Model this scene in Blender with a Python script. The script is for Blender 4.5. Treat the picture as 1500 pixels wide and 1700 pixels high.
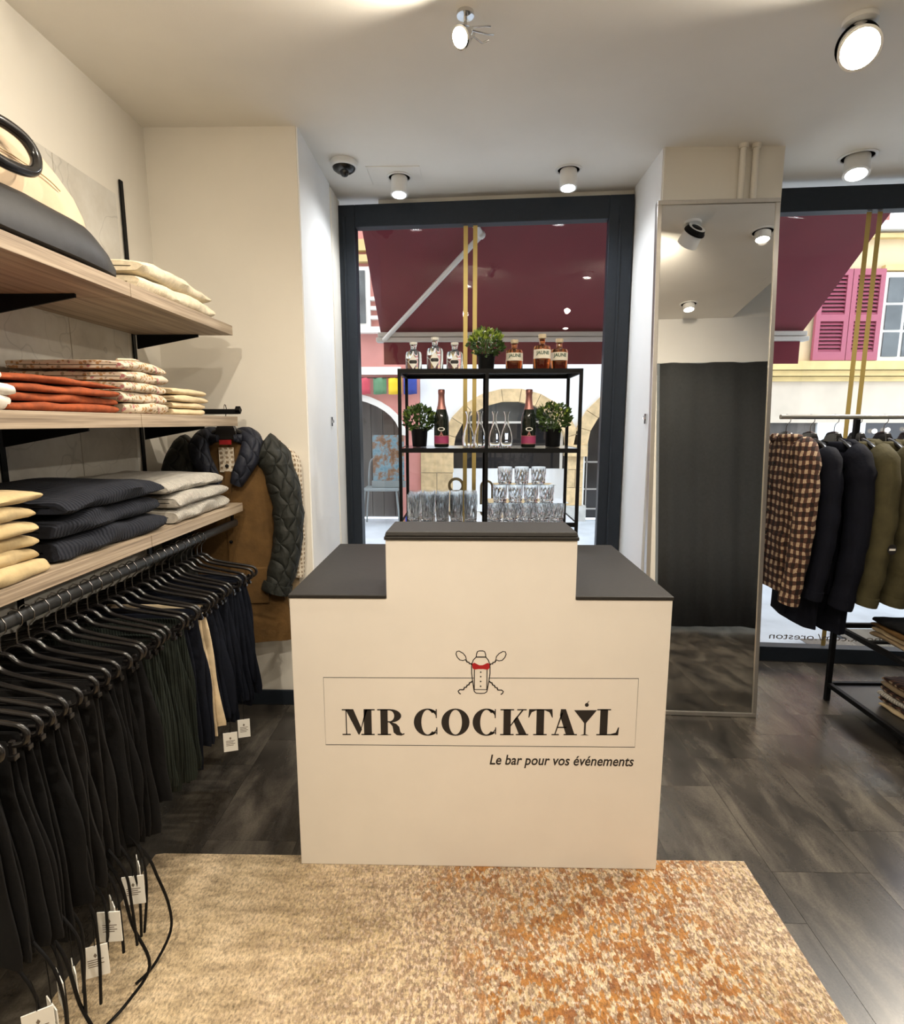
import bpy, math, random
from mathutils import Vector, Matrix, noise
random.seed(7)
S = bpy.context.scene
C = S.collection
for o in list(bpy.data.objects):
    bpy.data.objects.remove(o)
PI = math.pi

# ------------------------------------------------------------------ camera
cam_d = bpy.data.cameras.new('camera')
cam = bpy.data.objects.new('camera', cam_d)
C.objects.link(cam)
cam_d.sensor_fit = 'HORIZONTAL'
cam_d.sensor_width = 36.0
cam_d.lens = 940.0 / 1500.0 * 36.0
cam_d.clip_start = 0.05
cam.location = (0, 0, 1.55)
cam.rotation_euler = (math.radians(90 - 8.9476), 0, math.radians(1.204))
S.camera = cam

# ------------------------------------------------------------------ world, exposure
W = bpy.data.worlds.new('overcast_sky')
S.world = W
W.use_nodes = True
bg = W.node_tree.nodes['Background']
bg.inputs[0].default_value = (0.80, 0.89, 1.0, 1)
bg.inputs[1].default_value = 3.5
S.view_settings.view_transform = 'Standard'
S.view_settings.look = 'None'
S.view_settings.gamma = 1.0
S.view_settings.use_curve_mapping = False
S.view_settings.exposure = 0.15
LAMP = 1.6          # common scale of every lamp in the shop

# ------------------------------------------------------------------ helpers
class MB:
    def __init__(s):
        s.v = []; s.f = []
    def add(s, vs, fs):
        b = len(s.v)
        s.v += [tuple(v) for v in vs]
        s.f += [tuple(i + b for i in f) for f in fs]
        return s
    def box(s, x0, x1, y0, y1, z0, z1):
        return s.add([(x0,y0,z0),(x1,y0,z0),(x1,y1,z0),(x0,y1,z0),(x0,y0,z1),(x1,y0,z1),(x1,y1,z1),(x0,y1,z1)],
                     [(3,2,1,0),(4,5,6,7),(0,1,5,4),(1,2,6,5),(2,3,7,6),(3,0,4,7)])
    def loft(s, rings, caps=True, closed=False):
        n = len(rings[0]); vs = [p for r in rings for p in r]; fs = []
        m = len(rings)
        for i in range(m if closed else m - 1):
            a = i * n; b = ((i + 1) % m) * n
            for j in range(n):
                k = (j + 1) % n
                fs.append((a + j, a + k, b + k, b + j))
        if caps and not closed:
            fs.append(tuple(range(n - 1, -1, -1)))
            fs.append(tuple(range((m - 1) * n, m * n)))
        return s.add(vs, fs)
    def tube(s, pts, r, n=8, closed=False, flat=1.0):
        P = [Vector(p) for p in pts]; m = len(P); rings = []
        rr = r if isinstance(r, (list, tuple)) else [r] * m
        up = None
        for i in range(m):
            if closed: t = P[(i + 1) % m] - P[i - 1]
            else: t = P[min(i + 1, m - 1)] - P[max(i - 1, 0)]
            t.normalize()
            if up is None:
                up = Vector((0, 0, 1)) if abs(t.z) < .9 else Vector((0, 1, 0))
            a = t.cross(up)
            if a.length < 1e-5: a = t.cross(Vector((1, 0, 0)))
            a.normalize(); b = a.cross(t); b.normalize(); up = b
            rings.append([tuple(P[i] + a * (rr[i] * math.cos(2*PI*k/n)) + b * (rr[i] * flat * math.sin(2*PI*k/n))) for k in range(n)])
        return s.loft(rings, True, closed)
    def lathe(s, prof, n=20, c=(0, 0, 0)):
        rings = [[(c[0] + max(r, 1e-4) * math.cos(2*PI*k/n), c[1] + max(r, 1e-4) * math.sin(2*PI*k/n), c[2] + z) for k in range(n)] for r, z in prof]
        return s.loft(rings)
    def prism(s, poly, fn, d0, d1):
        n = len(poly)
        vs = [fn(u, v, d0) for u, v in poly] + [fn(u, v, d1) for u, v in poly]
        fs = [tuple(range(n)), tuple(range(2*n - 1, n - 1, -1))]
        for i in range(n):
            j = (i + 1) % n
            fs.append((j, i, n + i, n + j))
        return s.add(vs, fs)
    def sphere(s, c, r, n=12, m=7, sx=1, sy=1, sz=1):
        return s.loft([[(c[0] + r*sx*math.sin(PI*(i+.02)/(m+.04))*math.cos(2*PI*k/n), c[1] + r*sy*math.sin(PI*(i+.02)/(m+.04))*math.sin(2*PI*k/n), c[2] - r*sz*math.cos(PI*(i+.02)/(m+.04))) for k in range(n)] for i in range(m + 1)])
    def mesh(s, name, mat, smooth=None):
        me = bpy.data.meshes.new(name)
        me.from_pydata(s.v, [], s.f)
        me.update()
        import bmesh
        bm = bmesh.new(); bm.from_mesh(me)
        bmesh.ops.recalc_face_normals(bm, faces=bm.faces)
        bm.to_mesh(me); bm.free()
        if mat: me.materials.append(mat)
        if smooth is not None:
            me.shade_smooth()
            me.set_sharp_from_angle(angle=math.radians(smooth))
        return me
    def build(s, name, mat, parent=None, smooth=None, loc=None, rot=None, bevel=0):
        o = bpy.data.objects.new(name, s.mesh(name, mat, smooth))
        C.objects.link(o)
        if parent: o.parent = parent
        if loc: o.location = loc
        if rot: o.rotation_euler = rot
        if bevel:
            b = o.modifiers.new('bevel', 'BEVEL'); b.width = bevel; b.segments = 2; b.limit_method = 'ANGLE'
        return o

def tag(o, label, cat, group=None, kind=None):
    o['label'] = label
    if cat: o['category'] = cat
    if group: o['group'] = group
    if kind: o['kind'] = kind
    return o
def thing(name, label, cat, loc=(0, 0, 0), rz=0, group=None):
    o = bpy.data.objects.new(name, None); C.objects.link(o)
    o.location = loc; o.rotation_euler = (0, 0, rz); o.empty_display_size = .05
    return tag(o, label, cat, group)
def struct(o, label=None):
    o['kind'] = 'structure'
    if label: o['label'] = label
    return o
def copy_tree(o, parent=None):
    c = o.copy(); C.objects.link(c); c.parent = parent
    for ch in list(o.children): copy_tree(ch, c)
    return c
def box(name, mat, b, parent=None, bevel=0):
    return MB().box(*b).build(name, mat, parent, bevel=bevel)
def smoothpath(pts, k=6):
    P = [Vector(p) for p in pts]; out = []
    for i in range(len(P) - 1):
        p0 = P[max(i-1, 0)]; p1 = P[i]; p2 = P[i+1]; p3 = P[min(i+2, len(P)-1)]
        for j in range(k):
            t = j / k
            out.append(.5*((2*p1) + (p2-p0)*t + (2*p0-5*p1+4*p2-p3)*t*t + (3*p1-p0-3*p2+p3)*t**3))
    out.append(P[-1]); return out
def lerp(a, b, t): return a + (b - a) * t
def interp(keys, t):
    for (t0, v0), (t1, v1) in zip(keys, keys[1:]):
        if t <= t1:
            u = (t - t0) / max(t1 - t0, 1e-6); u = u*u*(3-2*u)
            return lerp(v0, v1, u)
    return keys[-1][1]

# ------------------------------------------------------------------ materials
def nd(nt, typ, **kw):
    n = nt.nodes.new(typ)
    for k, v in kw.items(): setattr(n, k, v)
    return n
def base(name):
    m = bpy.data.materials.new(name); m.use_nodes = True
    nt = m.node_tree
    return m, nt, nt.nodes['Principled BSDF']
def coords(nt, scale=(1, 1, 1), rot=(0, 0, 0)):
    tc = nd(nt, 'ShaderNodeTexCoord'); mp = nd(nt, 'ShaderNodeMapping')
    mp.inputs['Scale'].default_value = scale; mp.inputs['Rotation'].default_value = rot
    nt.links.new(tc.outputs['Object'], mp.inputs['Vector'])
    return mp.outputs['Vector']
def ntex(nt, vec, scale, detail=4, rough=.55):
    n = nd(nt, 'ShaderNodeTexNoise'); n.inputs['Scale'].default_value = scale
    n.inputs['Detail'].default_value = detail; n.inputs['Roughness'].default_value = rough
    if vec: nt.links.new(vec, n.inputs['Vector'])
    return n.outputs['Fac']
def ramp(nt, fac, stops, const=False):
    r = nd(nt, 'ShaderNodeValToRGB')
    if const: r.color_ramp.interpolation = 'CONSTANT'
    e = r.color_ramp.elements
    while len(e) < len(stops): e.new(.5)
    for i, (p, c) in enumerate(stops):
        e[i].position = p; e[i].color = (*c, 1) if len(c) == 3 else c
    nt.links.new(fac, r.inputs['Fac'])
    return r.outputs['Color']
def mixc(nt, fac, a, b, mode='MIX'):
    n = nd(nt, 'ShaderNodeMix', data_type='RGBA', blend_type=mode)
    for s, v in ((n.inputs[0], fac), (n.inputs[6], a), (n.inputs[7], b)):
        if hasattr(v, 'links') or hasattr(v, 'is_linked'): nt.links.new(v, s)
        elif isinstance(v, (int, float)): s.default_value = v
        else: s.default_value = (*v, 1)
    return n.outputs[2]
def math_(nt, op, a, b=None):
    n = nd(nt, 'ShaderNodeMath', operation=op)
    for s, v in ((n.inputs[0], a), (n.inputs[1], b)):
        if v is None: continue
        if hasattr(v, 'is_linked'): nt.links.new(v, s)
        else: s.default_value = v
    return n.outputs[0]
def bump(nt, p, h, strength=.3, dist=.01):
    b = nd(nt, 'ShaderNodeBump'); b.inputs['Strength'].default_value = strength; b.inputs['Distance'].default_value = dist
    nt.links.new(h, b.inputs['Height']); nt.links.new(b.outputs['Normal'], p.inputs['Normal'])
def M(name, col, rough=.5, metal=0, var=0, vscale=20, vstretch=(1, 1, 1), bmp=0, bscale=200, bdist=.002, sheen=0, spec=None, rnd=0):
    m, nt, p = base(name)
    p.inputs['Base Color'].default_value = (*col, 1)
    p.inputs['Roughness'].default_value = rough; p.inputs['Metallic'].default_value = metal
    if spec is not None: p.inputs['Specular IOR Level'].default_value = spec
    if sheen: p.inputs['Sheen Weight'].default_value = sheen; p.inputs['Sheen Roughness'].default_value = .5
    if var or bmp: vec = coords(nt, vstretch)
    if var:
        f = ntex(nt, vec, vscale)
        lo = tuple(c * (1 - var) for c in col); hi = tuple(min(1, c * (1 + var)) for c in col)
        c = ramp(nt, f, [(.3, lo), (.7, hi)])
        if rnd:
            oi = nd(nt, 'ShaderNodeObjectInfo')
            r = ramp(nt, oi.outputs['Random'], [(0, (1-rnd,)*3), (1, (1+rnd,)*3)])
            c = mixc(nt, 1.0, c, r, 'MULTIPLY')
        nt.links.new(c, p.inputs['Base Color'])
    if bmp: bump(nt, p, ntex(nt, vec, bscale, 3), bmp, bdist)
    return m
def emit(name, col, s):
    m, nt, p = base(name)
    p.inputs['Base Color'].default_value = (*col, 1)
    p.inputs['Emission Color'].default_value = (*col, 1); p.inputs['Emission Strength'].default_value = s
    return m
def pane_mat(name, refl=.08, tint=(1, 1, 1)):
    m = bpy.data.materials.new(name); m.use_nodes = True; nt = m.node_tree; nt.nodes.clear()
    out = nd(nt, 'ShaderNodeOutputMaterial'); mx = nd(nt, 'ShaderNodeMixShader')
    t = nd(nt, 'ShaderNodeBsdfTransparent'); t.inputs[0].default_value = (*tint, 1)
    g = nd(nt, 'ShaderNodeBsdfGlossy'); g.inputs['Roughness'].default_value = 0.0
    fr = nd(nt, 'ShaderNodeFresnel'); fr.inputs[0].default_value = 1.52
    ge = nd(nt, 'ShaderNodeNewGeometry')
    f = math_(nt, 'MULTIPLY', math_(nt, 'MULTIPLY', fr.outputs[0], refl / .043), math_(nt, 'SUBTRACT', 1.0, ge.outputs['Backfacing']))
    f = math_(nt, 'MINIMUM', f, 1.0)
    nt.links.new(f, mx.inputs[0]); nt.links.new(t.outputs[0], mx.inputs[1]); nt.links.new(g.outputs[0], mx.inputs[2])
    nt.links.new(mx.outputs[0], out.inputs[0])
    return m
def glass_mat(name, col=(1, 1, 1), rough=0.0):
    m, nt, p = base(name)
    p.inputs['Base Color'].default_value = (*col, 1); p.inputs['Roughness'].default_value = rough
    p.inputs['Transmission Weight'].default_value = 1.0; p.inputs['IOR'].default_value = 1.45
    return m
def knit_mat(name, col, k=420, axis=(0, 1, 0), strength=.6, var=.15, rough=.9, sheen=.15):
    m, nt, p = base(name)
    vec = coords(nt)
    f = ntex(nt, vec, 60)
    nt.links.new(ramp(nt, f, [(.3, tuple(c*(1-var) for c in col)), (.7, tuple(min(1, c*(1+var)) for c in col))]), p.inputs['Base Color'])
    p.inputs['Roughness'].default_value = rough; p.inputs['Sheen Weight'].default_value = sheen
    dp = nd(nt, 'ShaderNodeVectorMath', operation='DOT_PRODUCT'); dp.inputs[1].default_value = axis
    nt.links.new(vec, dp.inputs[0])
    h = math_(nt, 'SINE', math_(nt, 'MULTIPLY', dp.outputs['Value'], k))
    h = math_(nt, 'ADD', h, math_(nt, 'MULTIPLY', ntex(nt, vec, 350), .8))
    bump(nt, p, h, strength, .003)
    return m

def plaster(name, col, v=.05):
    m, nt, p = base(name); vec = coords(nt)
    nt.links.new(ramp(nt, ntex(nt, vec, 2.5), [(.3, tuple(c*(1-v) for c in col)), (.7, col)]), p.inputs['Base Color'])
    p.inputs['Roughness'].default_value = .85
    bump(nt, p, ntex(nt, vec, 140, 3), .12, .002)
    return m
mt = {}
mt['wall'] = plaster('wall_paint', (.80, .76, .68))
mt['wall_white'] = plaster('reveal_paint', (.90, .90, .89))
mt['ceiling'] = plaster('ceiling_paint', (.86, .83, .77))
mt['header'] = plaster('header_paint', (.80, .78, .74))
mt['counter'] = M('counter_laminate', (.82, .77, .70), .42, var=.02, vscale=6)
mt['ctop'] = M('dark_laminate_top', (.019, .0165, .0145), .55, spec=.35, var=.15, vscale=60, bmp=.05, bscale=400)
mt['ink'] = M('black_vinyl_print', (.012, .010, .010), .5)
mt['grey_ink'] = M('grey_print', (.16, .13, .10), .5)
mt['red_ink'] = M('red_vinyl_print', (.42, .008, .014), .5)
mt['black'] = M('black_powder_coat', (.004, .004, .0045), .5, spec=.15)
mt['black_plastic'] = M('black_gloss_plastic', (.009, .008, .008), .22)
mt['frame'] = M('slate_aluminium', (.017, .023, .032), .42, var=.08, vscale=40, spec=.25)
mt['alu'] = M('brushed_aluminium', (.55, .52, .48), .32, .85, var=.05, vscale=30, vstretch=(1, 1, .05))
mt['white_metal'] = M('white_lacquer', (.78, .77, .74), .35)
mt['chrome'] = M('chrome', (.7, .7, .7), .12, 1)
mt['steel'] = M('steel_rail', (.58, .56, .52), .28, .9)
mt['gold'] = M('gold_vinyl', (.50, .36, .11), .45, .35)
mt['bronze'] = M('bronze_vinyl', (.20, .15, .07), .5, .2)
mt['lens'] = emit('lamp_lens', (1.0, .95, .86), 28)
mt['lens_cool'] = emit('lamp_lens_cool', (.93, .97, 1.0), 22)
mt['lens_hot'] = emit('lamp_lens_hot', (1.0, .92, .74), 60)
mt['pane'] = pane_mat('window_glass', .05)
mt['mirror'] = M('mirror_silver', (.80, .79, .76), .01, 1)
mt['mirror'].node_tree.nodes['Principled BSDF'].inputs['Roughness'].default_value = .012
mt['glass'] = glass_mat('clear_glass', (.97, .98, .98))
mt['cut_glass'] = glass_mat('cut_crystal', (.98, .99, .99), .10)
mt['gin'] = glass_mat('clear_spirit_glass', (.90, .93, .90))
mt['amber'] = glass_mat('amber_spirit_glass', (.42, .13, .035))
mt['bottle'] = M('dark_green_bottle', (.006, .010, .007), .08)
mt['foil'] = M('rose_foil', (.42, .19, .17), .35, .6)
mt['pinklabel'] = M('magenta_label', (.30, .035, .11), .5)
mt['paper'] = M('label_paper', (.80, .79, .74), .7)
mt['cream_label'] = M('cream_label', (.78, .74, .62), .7)
mt['cork'] = M('stopper_wood', (.62, .52, .36), .6)
mt['leaf'] = M('boxwood_leaf', (.055, .105, .020), .45, var=.6, vscale=40)
mt['leaf2'] = M('bright_leaf', (.27, .36, .05), .45, var=.6, vscale=40)
mt['shelf_panel'] = M('dark_tinted_shelf', (.05, .05, .052), .12)
mt['shelf_glass'] = pane_mat('shelf_glass', .12, (.80, .84, .84))
def wood():
    m, nt, p = base('grey_oak_laminate')
    v = coords(nt, (34, 1.3, 60)); v2 = coords(nt, (120, 3, 260))
    a = ntex(nt, v, 1.0, 5, .6); b = ntex(nt, v2, 1.0, 3)
    c = ramp(nt, math_(nt, 'ADD', math_(nt, 'MULTIPLY', a, .65), math_(nt, 'MULTIPLY', b, .35)), [(.36, (.17, .125, .085)), (.5, (.33, .255, .18)), (.64, (.46, .37, .27))])
    nt.links.new(c, p.inputs['Base Color']); p.inputs['Roughness'].default_value = .5
    bump(nt, p, b, .15, .001)
    return m
mt['wood'] = wood()
def tilemat():
    m, nt, p = base('charcoal_stone_vinyl')
    v = coords(nt, (2.2, .8, 1)); v2 = coords(nt)
    oi = nd(nt, 'ShaderNodeObjectInfo')
    n = nd(nt, 'ShaderNodeTexNoise', noise_dimensions='4D'); n.inputs['Scale'].default_value = 3.2; n.inputs['Detail'].default_value = 7
    n.inputs['Roughness'].default_value = .62; n.inputs['Distortion'].default_value = .6
    nt.links.new(v, n.inputs['Vector']); nt.links.new(math_(nt, 'MULTIPLY', oi.outputs['Random'], 37.0), n.inputs['W'])
    c = ramp(nt, n.outputs['Fac'], [(.34, (.020, .017, .0145)), (.5, (.052, .045, .037)), (.66, (.115, .100, .080))])
    fine = ramp(nt, ntex(nt, v2, 160, 2), [(.3, (.82,)*3), (.7, (1.12,)*3)])
    tone = ramp(nt, oi.outputs['Random'], [(0, (.93,)*3), (1, (1.07,)*3)])
    nt.links.new(mixc(nt, 1.0, mixc(nt, 1.0, c, fine, 'MULTIPLY'), tone, 'MULTIPLY'), p.inputs['Base Color'])
    p.inputs['Roughness'].default_value = .26; p.inputs['Specular IOR Level'].default_value = .75
    bump(nt, p, n.outputs['Fac'], .12, .004)
    return m
mt['tile'] = tilemat()
mt['grout'] = M('floor_joint', (.016, .015, .014), .8)
def rugmat():
    m, nt, p = base('faded_wool_rug')
    v = coords(nt); vs = coords(nt, (9, 30, 1)); vsp = coords(nt, (1, .55, 1))
    basec = ramp(nt, ntex(nt, vs, 1.0, 4, .6), [(.28, (.30, .24, .155)), (.5, (.49, .405, .28)), (.72, (.62, .53, .39))])
    patch = ramp(nt, ntex(nt, v, 3.0, 3), [(.35, (.88, .80, .66)), (.65, (1.1, 1.02, .95))])
    c = mixc(nt, 1.0, basec, patch, 'MULTIPLY')
    sep = nd(nt, 'ShaderNodeSeparateXYZ'); nt.links.new(v, sep.inputs[0])
    # pink / taupe flecks on the right two thirds
    mx = nd(nt, 'ShaderNodeMapRange'); mx.inputs['From Min'].default_value = -.75; mx.inputs['From Max'].default_value = -.05
    nt.links.new(sep.outputs['X'], mx.inputs['Value'])
    fleck = ramp(nt, ntex(nt, vsp, 78, 2, .6), [(.47, (0,)*3), (.53, (1,)*3)])
    fleckm = math_(nt, 'MULTIPLY', math_(nt, 'MULTIPLY', fleck, mx.outputs[0]), .75)
    c = mixc(nt, fleckm, c, (.19, .115, .075))
    pale = ramp(nt, ntex(nt, vsp, 115, 2), [(.54, (0,)*3), (.60, (1,)*3)])
    c = mixc(nt, math_(nt, 'MULTIPLY', math_(nt, 'MULTIPLY', pale, mx.outputs[0]), .65), c, (.62, .49, .40))
    # rust patches: clustered where a broad noise and a hump in x are both high
    hump = math_(nt, 'SUBTRACT', 1.0, math_(nt, 'MULTIPLY', math_(nt, 'ABSOLUTE', math_(nt, 'SUBTRACT', sep.outputs['X'], .42)), 1.15))
    broad = ntex(nt, v, 2.2, 2)
    mk = math_(nt, 'ADD', math_(nt, 'MULTIPLY', hump, .55), math_(nt, 'MULTIPLY', broad, .9))
    mk = ramp(nt, mk, [(.66, (0,)*3), (.86, (1,)*3)])
    spots = ramp(nt, ntex(nt, vsp, 58, 2, .6), [(.49, (0,)*3), (.54, (1,)*3)])
    rc = ramp(nt, ntex(nt, v, 12, 2), [(.35, (.20, .066, .013)), (.65, (.37, .155, .022))])
    c = mixc(nt, math_(nt, 'MULTIPLY', math_(nt, 'MULTIPLY', mk, spots), .92), c, rc)
    fine = ramp(nt, ntex(nt, vsp, 150, 3, .7), [(.32, (.52,)*3), (.5, (1.05,)*3), (.7, (1.45,)*3)])
    c = mixc(nt, 1.0, c, fine, 'MULTIPLY')
    nt.links.new(c, p.inputs['Base Color'])
    p.inputs['Roughness'].default_value = .95; p.inputs['Sheen Weight'].default_value = .1
    h = math_(nt, 'ADD', ntex(nt, v, 220, 3), math_(nt, 'MULTIPLY', ntex(nt, vs, 2.4, 3), .7))
    bump(nt, p, h, .8, .006)
    return m
mt['rug'] = rugmat()
def panelmat():
    m, nt, p = base('pale_concrete_panel')
    v = coords(nt)
    a = ntex(nt, v, 3.5, 6, .62)
    c = ramp(nt, a, [(.3, (.46, .43, .38)), (.5, (.60, .57, .51)), (.7, (.70, .68, .63))])
    vo = nd(nt, 'ShaderNodeTexVoronoi', feature='DISTANCE_TO_EDGE'); vo.inputs['Scale'].default_value = 1.6
    dist = nd(nt, 'ShaderNodeVectorMath', operation='ADD')
    nn = nd(nt, 'ShaderNodeTexNoise'); nn.inputs['Scale'].default_value = 4
    nt.links.new(v, nn.inputs['Vector']); nt.links.new(v, dist.inputs[0]); nt.links.new(nn.outputs['Color'], dist.inputs[1])
    nt.links.new(dist.outputs[0], vo.inputs['Vector'])
    crack = ramp(nt, vo.outputs['Distance'], [(0, (.80,)*3), (.012, (1,)*3)])
    nt.links.new(mixc(nt, 1.0, c, crack, 'MULTIPLY'), p.inputs['Base Color'])
    p.inputs['Roughness'].default_value = .8
    bump(nt, p, a, .2, .004)
    return m
mt['panel'] = panelmat()
# cloth
mt['cream_knit'] = knit_mat('cream_knit', (.66, .57, .41), 900, (0, 1, 0), .3)
mt['navy_knit'] = knit_mat('navy_rib_knit', (.0040, .0060, .014), 470, (0, 1, 0), .9, .15, .9, 0)
mt['grey_knit'] = knit_mat('grey_rib_knit', (.42, .39, .34), 470, (0, 1, 0), .8)
mt['beige'] = M('straw_cotton', (.49, .37, .19), .9, var=.10, vscale=25, bmp=.4, bscale=90, bdist=.003, sheen=.1)
mt['white_cloth'] = M('white_cotton', (.76, .73, .66), .9, var=.08, vscale=25, bmp=.4, bscale=90, bdist=.003)
mt['rust'] = M('rust_velvet_cotton', (.25, .046, .006), .85, var=.30, vscale=45, bmp=.3, bscale=120, bdist=.002, sheen=.0)
mt['tan_cloth'] = M('tan_twill', (.60, .47, .29), .9, var=.1, vscale=30, bmp=.3, bscale=150)
mt['brown_cloth'] = M('dark_brown_lining', (.045, .03, .022), .9, var=.2, vscale=30)
def floral():
    m, nt, p = base('floral_print_cotton'); v = coords(nt)
    vo = nd(nt, 'ShaderNodeTexVoronoi'); vo.inputs['Scale'].default_value = 66; nt.links.new(v, vo.inputs['Vector'])
    f = ntex(nt, v, 120, 3)
    d = math_(nt, 'ADD', vo.outputs['Distance'], math_(nt, 'MULTIPLY', f, .45))
    hue = ramp(nt, ntex(nt, v, 30, 1), [(.42, (.33, .17, .05)), (.5, (.22, .18, .11)), (.60, (.36, .11, .12))], True)
    k = ramp(nt, d, [(.0, (1,)*3), (.60, (1,)*3), (.66, (0,)*3)])
    c = mixc(nt, math_(nt, 'MULTIPLY', k, .9), (.55, .46, .35), hue)
    nt.links.new(c, p.inputs['Base Color']); p.inputs['Roughness'].default_value = .9
    bump(nt, p, ntex(nt, v, 60), .4, .004)
    return m
mt['floral'] = floral()
def check(name, a, b, mid, k=150.0):
    m, nt, p = base(name); v = coords(nt)
    sep = nd(nt, 'ShaderNodeSeparateXYZ'); nt.links.new(v, sep.inputs[0])
    u = math_(nt, 'ADD', sep.outputs['X'], sep.outputs['Y'])
    wob = math_(nt, 'MULTIPLY', math_(nt, 'SUBTRACT', ntex(nt, v, 9), .5), .05)
    s1 = math_(nt, 'SINE', math_(nt, 'MULTIPLY', math_(nt, 'ADD', u, wob), k))
    s2 = math_(nt, 'SINE', math_(nt, 'MULTIPLY', math_(nt, 'ADD', sep.outputs['Z'], wob), k))
    s1 = ramp(nt, s1, [(.0, (0,)*3), (.12, (1,)*3)]); s2 = ramp(nt, s2, [(.0, (0,)*3), (.12, (1,)*3)])
    t = math_(nt, 'MULTIPLY', math_(nt, 'ADD', s1, s2), .5)
    c = ramp(nt, t, [(0, a), (.4, mid), (.8, b)], True)
    fz = ramp(nt, ntex(nt, v, 240, 2), [(.3, (.65,)*3), (.7, (1.2,)*3)])
    nt.links.new(mixc(nt, 1.0, c, fz, 'MULTIPLY'), p.inputs['Base Color'])
    p.inputs['Roughness'].default_value = .95
    bump(nt, p, ntex(nt, v, 260), .5, .003)
    return m
mt['plaid'] = check('brown_cream_check_wool', (.014, .006, .0045), (.44, .32, .21), (.075, .030, .018), 142.0)
mt['lining'] = check('cream_tattersall', (.30, .22, .14), (.70, .62, .50), (.70, .62, .50), 260)
def cloth(name, col, k=0, sheen=.1, spec=.3, var=.2, bs=.5):
    m, nt, p = base(name); v = coords(nt)
    nt.links.new(ramp(nt, ntex(nt, v, 14, 5), [(.3, tuple(c*(1-var) for c in col)), (.7, tuple(c*(1+var) for c in col))]), p.inputs['Base Color'])
    p.inputs['Roughness'].default_value = .85; p.inputs['Sheen Weight'].default_value = sheen; p.inputs['Specular IOR Level'].default_value = spec
    h = ntex(nt, v, 30, 4)
    if k:
        sep = nd(nt, 'ShaderNodeSeparateXYZ'); nt.links.new(v, sep.inputs[0])
        h = math_(nt, 'ADD', h, math_(nt, 'MULTIPLY', math_(nt, 'SINE', math_(nt, 'MULTIPLY', math_(nt, 'ADD', sep.outputs['X'], sep.outputs['Y']), k)), .25))
    bump(nt, p, h, bs, .006)
    return m
mt['tr_black'] = cloth('black_cotton', (.0045, .0045, .005), 0, 0, .2)
mt['tr_green'] = cloth('bottle_green_corduroy', (.010, .0145, .011), 700, 0)
mt['tr_navy'] = cloth('midnight_navy_cotton', (.0042, .0060, .0125), 0, 0, .2)
mt['tr_char'] = cloth('charcoal_wool', (.009, .0085, .0085), 0, 0, .2)
mt['tr_cream'] = cloth('cream_chino', (.62, .50, .33))
mt['navy_coat'] = cloth('navy_coat_wool', (.0028, .0035, .0085), 0, 0, .2)
mt['olive'] = cloth('olive_waxed_cotton', (.062, .053, .023), 0, 0, .3)
mt['brown_wax'] = cloth('brown_waxed_cotton', (.105, .054, .014), 0, 0, .35)
mt['tan_coat'] = cloth('tan_wool', (.30, .22, .13))
def quilt(name, col):
    m, nt, p = base(name); v = coords(nt)
    sep = nd(nt, 'ShaderNodeSeparateXYZ'); nt.links.new(v, sep.inputs[0])
    u = math_(nt, 'ADD', sep.outputs['X'], sep.outputs['Y'])
    z_ = math_(nt, 'MULTIPLY', sep.outputs['Z'], .62)
    wv = math_(nt, 'MULTIPLY', math_(nt, 'SINE', math_(nt, 'MULTIPLY', sep.outputs['Z'], 80)), .006)
    a = math_(nt, 'ABSOLUTE', math_(nt, 'SINE', math_(nt, 'MULTIPLY', math_(nt, 'ADD', math_(nt, 'ADD', u, z_), wv), 38)))
    b = math_(nt, 'ABSOLUTE', math_(nt, 'SINE', math_(nt, 'MULTIPLY', math_(nt, 'ADD', math_(nt, 'SUBTRACT', u, z_), wv), 38)))
    h = math_(nt, 'POWER', math_(nt, 'MINIMUM', a, b), .5)
    p.inputs['Base Color'].default_value = (*col, 1); p.inputs['Roughness'].default_value = .68
    bump(nt, p, math_(nt, 'ADD', h, math_(nt, 'MULTIPLY', ntex(nt, v, 35), .4)), .9, .012)
    return m
mt['quilt_green'] = quilt('green_black_quilted_nylon', (.014, .0155, .012))
mt['quilt_navy'] = quilt('navy_quilted_nylon', (.0065, .009, .020))
mt['bag_body'] = M('beige_felt', (.56, .42, .28), .95, var=.10, vscale=7, bmp=.3, bscale=200, sheen=.2)
mt['bag_leather'] = M('black_leather', (.017, .0165, .018), .5, var=.2, vscale=30, bmp=.3, bscale=260, bdist=.001)
mt['curtain'] = M('grey_felt_curtain', (.028, .030, .031), .95, var=.12, vscale=40, bmp=.3, bscale=300)
# street
mt['street'] = M('pale_street', (.50, .54, .57), .75, var=.12, vscale=3, bmp=.3, bscale=12, bdist=.01)
mt['pink_wall'] = plaster('pink_render', (.64, .27, .23), .2)
mt['white_render'] = plaster('white_render', (.80, .82, .82), .04)
mt['yellow_wall'] = plaster('ochre_render', (.72, .56, .34), .12)
mt['beige_stone'] = plaster('beige_stone', (.66, .57, .45), .15)
mt['stone'] = M('yellow_sandstone', (.62, .46, .25), .9, var=.22, vscale=9, bmp=.5, bscale=30, bdist=.01, rnd=.12)
mt['grey_stone'] = M('grey_stone', (.50, .50, .47), .9, var=.2, vscale=9, bmp=.5, bscale=30, bdist=.01)
mt['trim'] = M('white_trim', (.78, .76, .70), .7)
mt['cornice'] = M('ochre_moulding', (.66, .50, .22), .8, var=.1, vscale=5)
mt['dark_win'] = M('dark_shop_window', (.018, .018, .020), .12)
mt['grey_win'] = M('grey_old_window', (.10, .11, .11), .2, var=.3, vscale=4)
mt['door_wood'] = M('grey_board', (.085, .075, .065), .75, var=.35, vscale=6, vstretch=(1, 1, .1))
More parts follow.
